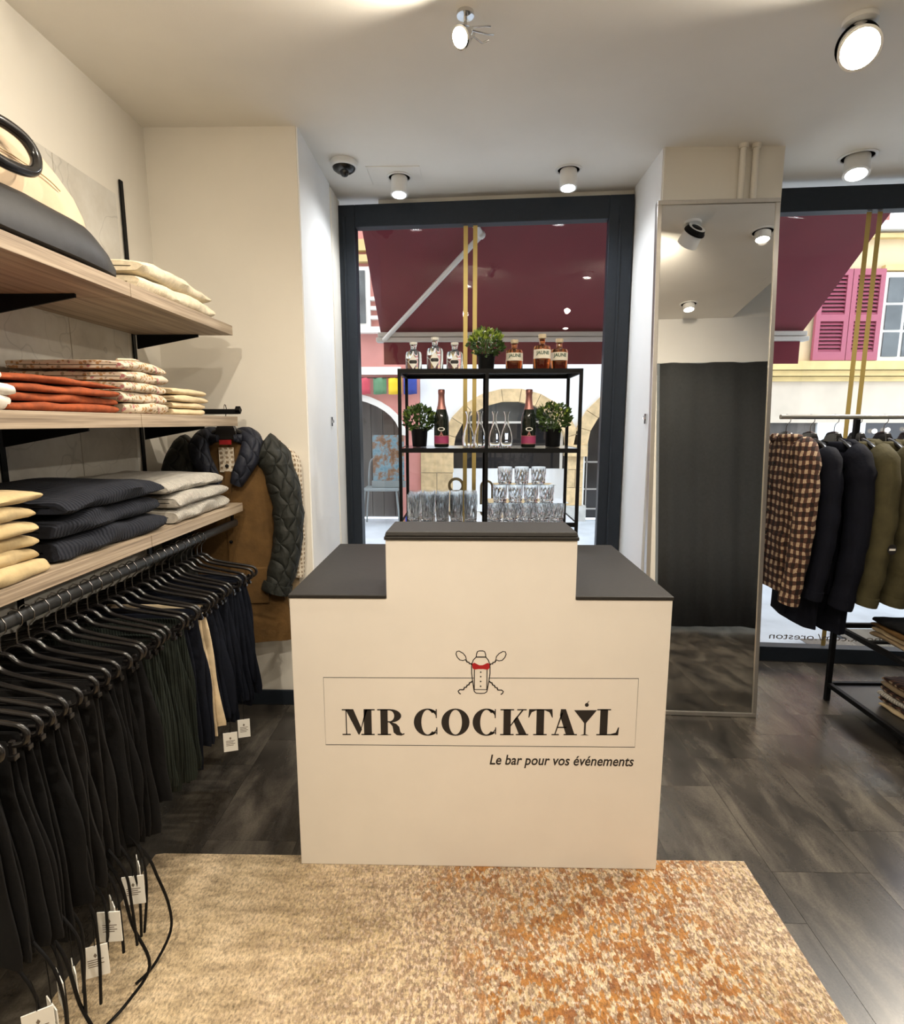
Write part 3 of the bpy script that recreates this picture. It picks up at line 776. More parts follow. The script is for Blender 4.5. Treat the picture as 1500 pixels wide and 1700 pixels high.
# curtain reflected in it
cu = MB(); vs = []; fs = []; N = 150
for i in range(N + 1):
    u = 1.64 + i / N * 1.64
    yy = .44 + .026 * math.sin(u * 15) + .010 * math.sin(u * 33 + 1)
    for zz in (.035 + .008*math.sin(u*9), .8, 1.6, 2.522):
        vs.append((u, .44 + (yy - .44) * (1.0 - .35 * zz / 2.5) + .02, zz))
for i in range(N):
    for j in range(3): a = i*4 + j; fs.append((a, a + 4, a + 5, a + 1))
cuo = cu.add(vs, fs).build('fitting_room_curtain', mt['curtain'], None, 80)
so = cuo.modifiers.new('thick', 'SOLIDIFY'); so.thickness = .006
tag(cuo, 'dark grey felt curtain of the fitting room, seen in the mirror', 'curtain')

# ================================================================== LEFT SHELVES
SX0, SX1 = XL + .012, -1.085
levels = {'top': (1.955, 1.998, 'top'), 'mid': (1.535, 1.580, 'middle'), 'low': (1.122, 1.163, 'lowest')}
for key, (z0, z1, nm) in levels.items():
    for (y0, y1, wh) in ((1.075, 1.908, 'near half, at the photo edge'), (1.911, 2.730, 'far half, by the wall corner')):
        s_ = box('wooden_shelf', mt['wood'], (SX0, SX1, y0, y1, z0, z1), None, .0015)
        tag(s_, 'grey oak shelf board, %s level, %s' % (nm, wh), 'shelf')
        yb = y1 - .035 if y1 > 2 else y0 + .78
        br = MB().prism([(SX0 + .012, z0 - .001), (SX0 + .30, z0 - .001), (SX0 + .30, z0 - .012), (SX0 + .012, z0 - .065)], lambda u, v, d: (u, d, v), yb - .004, yb + .004)
        br.build('shelf_bracket', mt['black'], s_)
for yy, lb in ((2.697, 'far black slotted wall upright by the corner'), (1.862, 'near black slotted wall upright behind the shelves')):
    u_ = MB(); u_.box(XL + .0055, XL + .0115, yy - .012, yy + .012, 0.02, 2.62)
    uo = u_.build('wall_upright', mt['black']); tag(uo, lb, 'upright')
# hanging rail below the lowest shelf
hr = thing('hanging_rail', 'dark metal hanging rail below the lowest wooden shelf', 'rail', (0, 0, 0))
RX, RZ = -1.120, 1.066
MB().tube([(RX, .9, RZ), (RX, 1.8, RZ), (RX, 2.72, RZ)], .011, 12, False, 1.7).build('rail_tube', M('gunmetal', (.09, .09, .088), .35, .8), hr, 50)
for yy in (1.2, 1.95, 2.68):
    MB().box(RX - .004, RX + .004, yy - .01, yy + .01, RZ + .018, 1.1215).build('rail_bracket', mt['black'], hr)
# faceout arm at the shelf end
fa = thing('wall_display_rail', 'short black display rail on the wall beyond the shelf end', 'rail', (0, 0, 0))
box('arm_bar', mt['black'], (XL + .001, -1.11, 2.800, 2.815, 1.592, 1.617), fa, .002)
MB().box(-.018, .006, -.014, .014, -.014, .014).build('arm_end', mt['black'], fa, bevel=.002, loc=(-1.105, 2.8075, 1.612), rot=(PI/4, 0, 0))

# folded clothing: C-shaped section (fold to the aisle), extruded along the shelf
def folded_mesh(w, d, h, seed, mat, sag=.0, wob=.006, layers=2):
    rnd = random.Random(seed)
    g = h * .05; r = h / 2; sec = []
    nb = 6
    for i in range(nb): sec.append((lerp(-d/2, d/2 - r, i/nb), 0.0))
    for i in range(9):
        a = lerp(-PI/2, PI/2, i/8); sec.append((d/2 - r + r*math.cos(a)*1.0, r + r*math.sin(a)))
    for i in range(1, nb + 1): sec.append((lerp(d/2 - r, -d/2, i/nb), h))
    sec.append((-d/2, h/2 + g)); sec.append((d/2 - r*1.3, h/2 + g)); sec.append((d/2 - r*1.3, h/2 - g)); sec.append((-d/2, h/2 - g))
    ns = 20; rings = []; ph = rnd.uniform(0, 50)
    for j in range(ns + 1):
        t_ = j / ns; e = min(t_, 1 - t_) * w
        rd = 1 - max(0, 1 - e / (h * .30)); rd = math.sqrt(max(0, 1 - (1 - rd) ** 2)) * .16 + .84
        yy = (t_ - .5) * w; ring = []
        for (sx, sz) in sec:
            nz = noise.noise((sx*9 + ph, yy*9, ph)); nx_ = noise.noise((yy*11, sz*30, ph + 9))
            zz = h/2 + (sz - h/2) * rd
            fz = sz / h
            zz += fz * (nz * wob - sag * (abs(yy) / (w/2)) ** 2 * 1.0 - sag*.6 * max(0, sx / (d/2)) ** 2)
            xx = sx + nx_ * wob * 1.6 * (1 if sx > -d*.3 else .4)
            ring.append((xx, yy + noise.noise((sx*7, sz*25, ph + 3)) * wob * (1 if e < .03 else .2), zz))
        rings.append(ring)
    return MB().loft(rings).mesh('folded', mat, 50)
def stack(name, label_fn, cat, mat, n, xc, yc, w, d, z0, h, group, sag=0, jit=.006, extra=None, wob=.006, rz=0):
    z = z0; out = []
    for i in range(n):
        hh = h * random.uniform(.93, 1.07)
        o = bpy.data.objects.new(name, folded_mesh(w * random.uniform(.97, 1.02), d * random.uniform(.98, 1.02), hh, random.random() * 999, mat, sag * (i + 1) / n, wob))
        C.objects.link(o)
        o.location = (xc + random.uniform(-jit, jit), yc + random.uniform(-jit, jit), z + .001)
        o.rotation_euler = (0, 0, rz + random.uniform(-.03, .03))
        tag(o, label_fn(i), cat, group); out.append(o)
        z += hh * (1 - .0) - (sag * .0)
        if extra: extra(o, hh)
    return out
ords = ['bottom', 'second', 'third', 'fourth', 'fifth', 'sixth']
def nth(i, n): return 'bottom' if i == 0 else ('top' if i == n - 1 else ords[i] + ' from the bottom')
Z1 = 1.998
stack('folded_sweater', lambda i: 'cream knitted sweater folded on the top shelf, %s of two' % ['lower', 'upper'][i], 'sweater', mt['cream_knit'], 2, -1.275, 2.28, .56, .36, Z1, .062, 'cream sweaters on the top shelf', .014, wob=.010)
Z2 = 1.580
stack('folded_trousers', lambda i: 'rust orange folded trousers, %s of the stack' % nth(i, 4), 'trousers', mt['rust'], 4, -1.30, 1.60, .48, .38, Z2, .0265, 'rust orange trousers on the middle shelf', .010, wob=.007)
def collar(o, h):
    m = MB(); m.tube(smoothpath([(.13, -.06, h + .002), (.155, 0, h + .006), (.13, .06, h + .002), (.06, .08, h), (.02, .03, h - .002)], 4), .007, 6, False, .7)
    m.build('collar', o.data.materials[0], o, 60)
stack('folded_shirt', lambda i: 'floral print folded shirt, %s of the pile' % nth(i, 5), 'shirt', mt['floral'], 5, -1.30, 1.995, .27, .38, Z2, .036, 'floral shirts on the middle shelf', .006, .010, collar, .008)
def linn(o, h):
    MB().box(-.16, .10, -.147, -.135, h*.2, h*.8).build('dark_lining', mt['brown_cloth'], o, bevel=.003)
stack('folded_chinos', lambda i: 'tan folded chinos, %s of the small pile' % nth(i, 4), 'trousers', mt['tan_cloth'], 4, -1.29, 2.36, .30, .33, Z2, .027, 'tan chinos on the middle shelf', .006, .008, linn, .006)
stack('folded_white_shirt', lambda i: 'white folded shirt at the left photo edge, %s of the stack' % nth(i, 5), 'shirt', mt['white_cloth'], 5, -1.28, 1.255, .24, .36, Z2, .036, 'white shirts on the middle shelf', .012, .012, None, .012)
Z3 = 1.163
stack('folded_sweater', lambda i: 'navy ribbed sweater folded on the lowest shelf, %s of three' % ['bottom', 'middle', 'top'][i], 'sweater', mt['navy_knit'], 3, -1.305, 1.78, .56, .40, Z3, .068, 'navy sweaters on the lowest shelf', .020, .010, None, .012)
stack('folded_sweater', lambda i: 'light grey ribbed sweater folded on the lowest shelf, %s of three' % ['bottom', 'middle', 'top'][i], 'sweater', mt['grey_knit'], 3, -1.305, 2.36, .50, .40, Z3, .058, 'grey sweaters on the lowest shelf', .016, .010, None, .010)
stack('folded_trousers', lambda i: 'straw yellow folded trousers, %s of the tall stack' % nth(i, 6), 'trousers', mt['beige'], 6, -1.285, 1.265, .30, .38, Z3, .037, 'straw yellow trousers on the lowest shelf', .010, .014, None, .012)
dsr = MB(); dsr.tube(smoothpath([(-1.16, 1.27, 1.392), (-1.14, 1.31, 1.40), (-1.13, 1.34, 1.425), (-1.15, 1.36, 1.40), (-1.17, 1.33, 1.392)], 5), .006, 6)
dsr.tube(smoothpath([(-1.18, 1.20, 1.395), (-1.14, 1.23, 1.43), (-1.13, 1.28, 1.425), (-1.15, 1.30, 1.395)], 5), .007, 6)
tag(dsr.build('drawstring', mt['beige'], None, 60), 'straw yellow waist drawstring lying on the folded trousers', 'drawstring')

# bag on the top shelf
bgt = thing('tote_bag', 'large beige felt bag with black leather base on the top shelf', 'bag', (-1.285, 1.475, Z1), 0)
def bag_ring(z, hx, hy, n=48, cy=0, e=3.0, cx=0):
    r_ = []
    for k_ in range(n):
        a = 2*PI*k_/n; c_, s_ = math.cos(a), math.sin(a)
        f = (abs(c_)**e + abs(s_)**e) ** (-1/e)
        nz = noise.noise((c_*2.5, s_*2.5, z*7))
        r_.append((cx + hx*c_*f*(1 + .035*nz), cy + hy*s_*f*(1 + .015*nz), z + .012*noise.noise((c_*2, s_*3, z*4 + 5)) * min(1, z/.05)))
    return r_
MB().loft([bag_ring(.002, .185, .405, e=7), bag_ring(.010, .205, .425, e=7), bag_ring(.03, .206, .422, e=7), bag_ring(.07, .200, .408, e=6, cy=-.004), bag_ring(.105, .186, .392, e=5, cy=-.008), bag_ring(.120, .176, .380, e=5, cy=-.01)]).build('leather_base', mt['bag_leather'], bgt, 60)
MB().loft([bag_ring(z_, hx, hy, cy=cy, e=e_) for z_, hx, hy, cy, e_ in ((.112, .172, .380, -.01, 4.5), (.15, .168, .385, -.01, 4), (.20, .158, .378, -.012, 3.5), (.25, .140, .355, -.02, 3), (.295, .115, .312, -.03, 3), (.335, .080, .235, -.05, 2.5), (.358, .040, .12, -.06, 2.2), (.362, .01, .03, -.06, 2))]).build('felt_body', mt['bag_body'], bgt, 60)
MB().tube(smoothpath([(.172, -.30, .165), (.160, -.1, .208), (.160, .12, .206), (.158, .20, .19)], 6), .002, 6).build('seam', mt['tan_cloth'], bgt, 60)
for sx_, nm_ in ((1, 'front'), (-1, 'back')):
    hp = smoothpath([(.145, -.22, .18), (.20, -.16, .165), (.215, -.07, .150), (.215, .015, .165), (.205, .05, .21), (.19, .03, .252), (.165, -.03, .268), (.13, -.09, .25)] if sx_ > 0 else [(-.07, -.15, .30), (-.10, -.10, .37), (-.11, 0, .40), (-.10, .09, .37), (-.07, .12, .30)], 7)
    MB().tube(hp, .0135, 10).build('tube_handle', mt['black_plastic'], bgt, 60)
MB().tube(smoothpath([(.10, -.22, .27), (.14, -.16, .36), (.12, -.08, .38), (.10, -.05, .31)], 6), .026, 10, False, .35).build('wide_strap', mt['bag_leather'], bgt, 60)

# ================================================================== HANGERS AND TROUSERS UNDER THE SHELF
def hook_path(r=.021):
    pts = [(0, 0, -.045), (0, 0, -.02)]
    for i in range(11):
        a = lerp(-PI/2, PI*1.02, i/10)
        pts.append((r*math.cos(a)*1.0, 0, .017 + r + r*math.sin(a) - .017))
    return pts
HK = MB().tube([(0, 0, -.075), (0, 0, -.045), (.004, 0, -.03), (.019, 0, -.016), (.0205, 0, .004), (.010, 0, .019), (-.004, 0, .0215), (-.015, 0, .014), (-.0185, 0, .0)], .0021, 6).mesh('hook', M('dark_chrome_hook', (.22, .21, .20), .25, 1), 60)
def clip_hanger():
    t_ = thing('clip_hanger', '', 'hanger')
    o = bpy.data.objects.new('hook', HK); C.objects.link(o); o.parent = t_
    top = smoothpath([(0, 0, -.072), (.02, 0, -.078), (.045, 0, -.098), (.10, 0, -.112), (.19, 0, -.128), (.215, 0, -.136), (.225, 0, -.152), (.217, 0, -.170), (.195, 0, -.176)], 4)
    full = [(-p.x, p.y, p.z) for p in reversed(top)] + [tuple(p) for p in top[1:]]
    MB().tube(full, .0062, 8).build('hanger_body', mt['black_plastic'], t_, 60)
    MB().tube([(-.2, 0, -.176), (0, 0, -.178), (.2, 0, -.176)], .005, 8).build('trouser_bar', mt['black_plastic'], t_, 60)
    for sx_ in (-1, 1):
        c_ = MB(); c_.box(sx_*.192 - .005, sx_*.192 + .005, -.005, .005, -.200, -.165); c_.box(sx_*.192 - .008, sx_*.192 + .008, -.0075, .0075, -.208, -.196)
        c_.build('clip', mt['chrome'] if False else mt['black_plastic'], t_, bevel=.002)
    return t_
def trouser_mesh(mat, drop, half, thick, seed, flare=.02):
    rnd = random.Random(seed); mb = MB(); n = 22; m = 20
    for leaf, off in ((0, -.009), (1, .009)):
        ph = rnd.uniform(0, 99); rings = []; dr = drop * (1 - rnd.uniform(0, .07)); hw = half * rnd.uniform(.90, 1.03); fl_ = flare + rnd.uniform(-.012, .018)
        for j in range(m + 1):
            t_ = j / m; z = -.165 - t_ * dr
            hx = hw * (.95 + .05 * math.sin(t_ * 2.6)) + fl_ * t_; th = thick * (.50 + .55 * min(1, t_ * 3)) * (1 + .25 * noise.noise((t_*4, ph, 1)))
            if j == 0: th *= .3
            if j == m: hx *= .985; th *= .7
            cx_ = .020 * noise.noise((t_*2.5, ph, 7)) + .012 * t_; cy_ = off * (.35 + .65*min(1, t_*2.5)) + .009 * noise.noise((t_*2.2, ph, 3))
            ring = []
            for k_ in range(n):
                a = 2*PI*k_/n; c_, s_ = math.cos(a), math.sin(a)
                f = (abs(c_)**3.2 + abs(s_)**3.2) ** (-1/3.2)
                px_ = hx*c_*f
                yy = th*s_*f + .005*math.sin(px_*38 + ph + t_*3)*min(1, t_*4)
                ring.append((px_ + cx_, yy + cy_, z + (.010*math.sin(px_*18 + ph) if j == m else 0)))
            rings.append(ring)
        mb.loft(rings)
    return mb.mesh('trousers', mat, 60)
proto = clip_hanger()
first = True
ys = [1.00 + i * .0465 + random.uniform(-.007, .007) for i in range(30)]
ys[20] = 1.935
def kind_of(y):
    if y < 1.20: return 'tr_black', 'black folded trousers hanging at the near end of the rail', 'black trousers nearest the photo edge'
    if y < 1.36: return 'tr_char', 'charcoal folded trousers hanging between two groups of black ones', 'charcoal trousers'
    if y < 1.58: return 'tr_black', 'black folded trousers hanging in the middle of the rail', 'black trousers mid rail'
    if y < 1.80: return 'tr_green', 'bottle green corduroy trousers hanging below the lowest shelf', 'green corduroy trousers'
    if y < 1.93: return 'tr_navy', 'navy folded trousers hanging just before the cream pair', 'navy trousers before the cream pair'
    if y < 1.97: return 'tr_cream', 'cream chinos hanging alone among the dark trousers', None
    return 'tr_navy', 'midnight navy trousers hanging at the far end of the rail', 'navy trousers at the far end'
cnt = {}
ORD = ['first', 'second', 'third', 'fourth', 'fifth', 'sixth', 'seventh', 'eighth', 'ninth', 'tenth']
def cnt_key(c, mk, y): return c[kind_of(y)[1]]
for i, yy in enumerate(ys):
    h_ = proto if first else copy_tree(proto); first = False
    rz = random.uniform(-.10, .10); dx = random.uniform(-.006, .008)
    h_.location = (RX, yy, RZ + .0035); h_.rotation_euler = (0, 0, rz)
    mk, lb, gp = kind_of(yy)
    cnt[lb] = cnt.get(lb, 0) + 1
    cname = {'tr_black': 'black', 'tr_char': 'charcoal', 'tr_green': 'bottle green', 'tr_navy': 'navy', 'tr_cream': 'cream'}[mk]
    where = {'tr_black': 'near the photo edge' if yy < 1.3 else 'mid rail', 'tr_navy': 'before the cream pair' if yy < 1.93 else 'far end'}.get(mk, '')
    h_['label'] = ('black clip hanger holding %s trousers %s' % (cname, where)).strip()
    h_['group'] = 'clip hangers on the rail below the shelf'
    if gp:
        lb = lb + ', %s from the photo edge' % ORD[cnt[lb] - 1]; h_['label'] += ', %s from the photo edge' % ORD[cnt_key(cnt, mk, yy) - 1]
    o = bpy.data.objects.new('hanging_trousers', trouser_mesh(mt[mk], random.uniform(.49, .57), .19, .0085, i * 3.7 + 1)); C.objects.link(o)
    o.location = h_.location; o.rotation_euler = (0, 0, rz * .2)
    if mk == 'tr_cream': o.location.x += .012
    tag(o, lb, 'trousers', gp)

# price tags with cords hanging below the trousers
def price_tag(label, x, y, z, rz, cord_top, wide=.05, tall=.075, tilt=0, group=None):
    t_ = thing('price_tag', label, 'price tag', (x, y, z), rz, group)
    c_ = MB().box(-wide/2, wide/2, -.0012, .0012, -tall, 0).build('card', mt['paper'], t_, rot=(tilt, 0, 0))
    pm = MB()
    for k_ in range(4): pm.box(-wide*.32, wide*(.32 - .12*(k_ % 2)), -.0017, -.0012, -tall*.45 - k_*.006, -tall*.45 - k_*.006 + .002)
    pm.add([(-.004, -.0016, -tall*.30), (0, -.0016, -tall*.38), (.004, -.0016, -tall*.30), (0, -.0016, -tall*.22)], [(0, 1, 2, 3)])
    pm.build('print', mt['grey_ink'], c_)
    MB().tube(smoothpath([(0, 0, 0), (.002, 0, cord_top*.5), (-.004, 0, cord_top)], 4), .0012, 5).build('cord', mt['black'], t_, 60)
tg = [(-.905, 1.39, .345, -.9), (-.895, 1.345, .335, .2), (-.905, 1.27, .33, -.8), (-.890, 1.232, .335, .1), (-.90, 1.185, .285, .35), (-.905, 1.12, .30, -.8), (-.90, 1.07, .33, -.7), (-.895, 1.035, .30, -.6), (-.885, .985, .34, .5)]
td = ['farthest and narrow, edge-on', 'slim one behind the cords', 'half hidden behind a black cord', 'square one facing the camera', 'large one with a small star emblem', 'slanted one beside the large tag', 'long narrow one near the edge', 'lower one at the photo edge', 'tilted dark-edged one in the corner']
for (x_, y_, z_, r_), d_ in zip(tg, td):
    price_tag('white price tag below the black trousers, ' + d_, x_, y_, z_, r_, .395 - z_ + .02, .055, .085)
price_tag('white price tag hanging under the cream chinos', -.875, 1.955, .400, .3, .10, .05, .075)
price_tag('white price tag with black border right of the cream chinos', -.865, 2.06, .395, .3, .10, .045, .075)
rc = thing('waist_cord', 'long black cord curling out over the rug from the trousers', 'cord', (0, 0, 0))
MB().tube(smoothpath([(-.945, 1.40, .43), (-.90, 1.425, .33), (-.885, 1.44, .25), (-.865, 1.45, .15), (-.86, 1.44, .07), (-.88, 1.38, .02), (-.905, 1.33, .012)], 6), .0042, 6).build('cord_strand', mt['black'], rc, 60)
for i in range(11):
    y_ = 1.0 + i * .038; x_ = -.895 + random.uniform(-.012, .015); ln = random.uniform(.18, .30)
    pth = smoothpath([(x_ - .04, y_, .45), (x_, y_, .38), (x_ + .008, y_ + random.uniform(-.01, .01), .40 - ln*.5), (x_ + random.uniform(-.01, .02), y_ + random.uniform(-.02, .02), .40 - ln)], 5)
    o = MB().tube(pth, .0036, 6).build('waist_cord', mt['black'], None, 60)
    tag(o, 'thin black waist cord dangling among the price tags, %s from the photo edge' % (ORD + ['eleventh'])[i], 'cord', 'black cords below the near trousers')
for i, (y_, dx_) in enumerate(((1.30, .03), (1.09, .03))):
    o = MB().tube(smoothpath([(-.945, y_, .44), (-.90, y_, .36), (-.885, y_ + .01, .22), (-.875 + dx_, y_ + .005, .10), (-.885, y_ - .04, .035), (-.92, y_ - .09, .014)], 6), .0042, 6).build('waist_cord', mt['black'], None, 60)
    tag(o, ['black cord curving down to the rug in the middle of the tags', 'black cord curving to the rug nearest the photo corner'][i], 'cord')

# ================================================================== COATS
def noisy_ring(hx, hy, z, n, e, ph, amp, cx=0, cy=0, gap=None):
    r_ = []
    for k_ in range(n):
        a = 2*PI*k_/n; c_, s_ = math.cos(a), math.sin(a)
        f = (abs(c_)**e + abs(s_)**e) ** (-1/e)
        d = 1 + amp * noise.noise((c_*2.2 + ph, s_*2.2, z*5)) + amp*.5*math.sin(7*a + ph + z*4)
        r_.append((cx + hx*c_*f*d, cy + hy*s_*f*d, z + .012*amp*10*noise.noise((c_*2, s_*2, ph))))
    return r_
def coat_body(L, sh, hem, dp, seed, name, mat, parent, amp=.075):
    rings = []; m = 30
    for j in range(m + 1):
        t_ = j / m; z = .0 - t_ * L
        hx = interp([(0, .055), (.025, .075), (.06, sh*.75), (.10, sh*.98), (.2, sh*1.02), (.45, sh*1.0), (1, hem)], t_)
        hy = interp([(0, dp*.5), (.05, dp*.6), (.12, dp*.85), (.3, dp), (1, dp*1.12)], t_)
        rings.append(noisy_ring(hx, hy, z, 44, 2.5, seed, amp * min(1, .3 + t_*1.5)))
    return MB().loft(rings).build(name, mat, parent, 60)
def sleeve(side, sh, L, r0, r1, fwd, seed, mat, parent, name='sleeve', out=.05, cin=.01):
    pth = smoothpath([(side*(sh - .05), 0, -.055), (side*(sh + .015), 0, -.11), (side*(sh + out), fwd*.15, -.11 - L*.35), (side*(sh + out + .008 - cin*.3), fwd*.55, -.11 - L*.7), (side*(sh + out - cin), fwd, -.11 - L)], 6)
    rr = [lerp(r0, r1, i/(len(pth)-1)) * (1 + .12*noise.noise((i*.8, seed, 2)) + .05*math.sin(i*1.7 + seed)) for i in range(len(pth))]
    rr[0] *= .55; rr[1] *= .8
    o = MB().tube(pth, rr, 16).build(name, mat, parent, 60)
    e = pth[-1]; d = (pth[-1] - pth[-3]).normalized()
    MB().tube([e - d*.045, e - d*.02, e + d*.004], [r1*1.09, r1*1.12, r1*1.08], 16).build('cuff', mat, o, 60)
    return o
def coat_hanger(parent_loc, rz, label, group=None, drop=.075):
    h_ = thing('coat_hanger', label, 'hanger', parent_loc, rz, group)
    o = bpy.data.objects.new('hook', HK); C.objects.link(o); o.parent = h_; o.rotation_euler = (0, 0, PI/2)
    MB().loft([[(-.060, -.022, -.150), (.060, -.022, -.150), (.060, .022, -.150), (-.060, .022, -.150)], [(-.048, -.020, -.100), (.048, -.020, -.100), (.048, .020, -.100), (-.048, .020, -.100)], [(-.036, -.016, -.074), (.036, -.016, -.074), (.036, .016, -.074), (-.036, .016, -.074)], [(-.008, -.006, -.066), (.008, -.006, -.066), (.008, .006, -.066), (-.008, .006, -.066)]]).build('hanger_neck', mt['black_plastic'], h_, 50, bevel=.004)
    MB().tube(smoothpath([(-.17, 0, -.165), (-.10, 0, -.128), (0, 0, -.103), (.10, 0, -.128), (.17, 0, -.165)], 4), .012, 8).build('hanger_shoulder', mt['black_plastic'], h_, 60)
    return h_
def collar_part(parent, mat, r=.085, h=.06, z=-.015, thick=.012, name='collar', dp=.07):
    pts = [(r*math.sin(a), -dp*math.cos(a), z + .012*math.cos(a)) for a in [lerp(.45, 2*PI - .45, i/20) for i in range(21)]]
    MB().tube(pts, [thick + .016*math.sin(PI*i/20) for i in range(21)], 10, False, h/.04).build(name, mat, parent, 60)
def placket(parent, mat, L, dp, w=.03):
    m = MB(); rings = []
    for j in range(13):
        z = -.06 - j/12*(L - .08); y = -dp*interp([(0, .62), (.12, .86), (.3, 1.01), (1, 1.14)], (-z)/L) - .006
        rings.append([(-w/2, y, z), (w/2, y, z), (w/2, y + .02, z), (-w/2, y + .02, z)])
    m.loft(rings); o = m.build('placket', mat, parent, 40)
    for j in range(5):
        z = -.14 - j*(L - .3)/4; y = -dp*interp([(0, .62), (.12, .86), (.3, 1.01), (1, 1.14)], (-z)/L) - .008
        MB().lathe([(.001, -.003), (.009, -.003), (.009, .002), (.001, .003)], 10).build('button', mt['black_plastic'], o, 50, (0, y, z), (PI/2, 0, 0))
def coat(name, label, cat, loc, rz, mat, L=.85, sh=.21, hem=.235, dp=.075, sl=.60, r0=.075, r1=.052, seed=1, smat=None, cmat=None, fwd=-.05, hood=False, group=None, badge=None, pockets=True, out=.05, cin=.01):
    t_ = thing(name, label, cat, loc, rz, group)
    coat_body(L, sh, hem, dp, seed, 'body', mat, t_)
    for s_ in (-1, 1): sleeve(s_, sh, sl, r0, r1, fwd, seed + s_, smat or mat, t_, out=out, cin=cin)
    collar_part(t_, cmat or mat, dp=min(.07, dp + .004), thick=.012 if dp > .03 else .004)
    if hood:
        rings = [noisy_ring(hx, hy, z, 20, 2.2, seed, .1, 0, cy) for hx, hy, z, cy in ((.05, .03, -.16, .085), (.11, .055, -.13, .10), (.125, .06, -.06, .10), (.11, .05, .0, .085), (.07, .03, .025, .07))]
        MB().loft(rings).build('hood', cmat or mat, t_, 60)
    placket(t_, mat, L, dp)
    if pockets:
        for s_ in (-1, 1):
            y = -dp*1.08 - .002
            MB().box(s_*.115 - .055, s_*.115 + .055, y - .003, y + .05, -L*.80, -L*.62).build('pocket', mat, t_, bevel=.006)
    if badge:
        b_ = thing('x', '', None)
        bpy.data.objects.remove(b_)
        m = MB().lathe([(.001, 0), (.026, 0), (.026, .003), (.001, .003)], 20)
        sidex, by, bz = badge
        bo = m.build('sleeve_badge', mt['ink'], t_, 40, (sidex, by, bz), (0, PI/2*(1 if sidex > 0 else -1), 0))
        MB().box(-.005, .005, -.018, .018, .0031, .0036).build('badge_print', mt['paper'], bo)
    return t_
# ---- front-hung coat beside the shelf end
ca = coat('waxed_coat', 'long brown waxed coat with dark quilted sleeves beside the wooden shelves', 'coat', (-1.175, 2.822, 1.480), .14, mt['brown_wax'], 1.06, .205, .275, .052, .68, .086, .070, 3, mt['quilt_green'], mt['quilt_navy'], -.035, True, None, None, True, .070, .075)
# wide navy quilted collar folded over the shoulders
sh_ = MB(); 
for s_ in (-1, 1):
    sh_.tube(smoothpath([(s_*.02, .05, .01), (s_*.085, .02, .02), (s_*.125, -.035, -.02), (s_*.115, -.075, -.09), (s_*.075, -.085, -.17), (s_*.045, -.08, -.23)], 5), [.03 + .022*math.sin(PI*min(1, i/25)) for i in range(26)], 10, False, .75)
sh_.build('shawl_collar', mt['quilt_navy'], ca, 60)
MB().box(-.035, .035, -.052, -.045, -.17, -.05).build('inner_lining', mt['lining'], ca)
MB().box(-.028, .028, -.058, -.052, -.035, -.012).build('neck_label', mt['red_ink'], ca)
coat_hanger((-1.175, 2.8075, 1.6175 + .0), .14, 'dark hanger holding the brown waxed coat on the wall arm')
cb = coat('lined_coat', 'tan coat with cream checked lining behind the brown waxed coat', 'coat', (-1.035, 2.898, 1.46), .02, mt['tan_coat'], .86, .15, .165, .016, .60, .032, .026, 9, mt['lining'], None, -.005, False, None, None, False, .022)

# ================================================================== RIGHT GARMENT STAND
st = thing('garment_stand', 'black metal garment stand with low shelves and a steel rail', 'clothes rack', (0, 0, 0))
RY, RRZ = 3.05, 1.581
MB().tube([(1.66, RY, RRZ), (2.4, RY, RRZ), (3.3, RY, RRZ)], .0125, 12).build('hanging_rail', mt['steel'], st, 60)
LX = 2.055
for lx, ly in ((LX, 3.045), (LX, 2.02), (3.15, 3.045), (3.15, 2.02)):
    top = RRZ - .012 if ly > 3 else .47
    MB().box(lx - .0125, lx + .0125, ly - .0125, ly + .0125, 0, top).build('leg', mt['black'], st, bevel=.002)
for z_ in (.085, .43):
    for b_ in ((LX - .0125, LX + .0125, 2.033, 3.032, z_, z_ + .025), (3.1375, 3.1625, 2.033, 3.032, z_, z_ + .025), (LX + .0125, 3.1375, 3.0325, 3.0575, z_, z_ + .025), (LX + .0125, 3.1375, 2.0075, 2.0325, z_, z_ + .025)):
        box('shelf_rail', mt['black'], b_, st, .002)
    if z_ < .2: box('shelf_panel', M('smoked_shelf', (.03, .028, .025), .4), (LX + .0127, 3.137, 2.033, 3.032, z_ + .006, z_ + .012), st)
    else: box('shelf_slat', mt['black'], (LX + .0127, 3.137, 2.60, 2.63, z_ + .001, z_ + .012), st); box('shelf_slat', mt['black'], (LX + .0127, 3.137, 2.80, 2.83, z_ + .001, z_ + .012), st)
rot = -PI/2      # fronts look towards the mirror
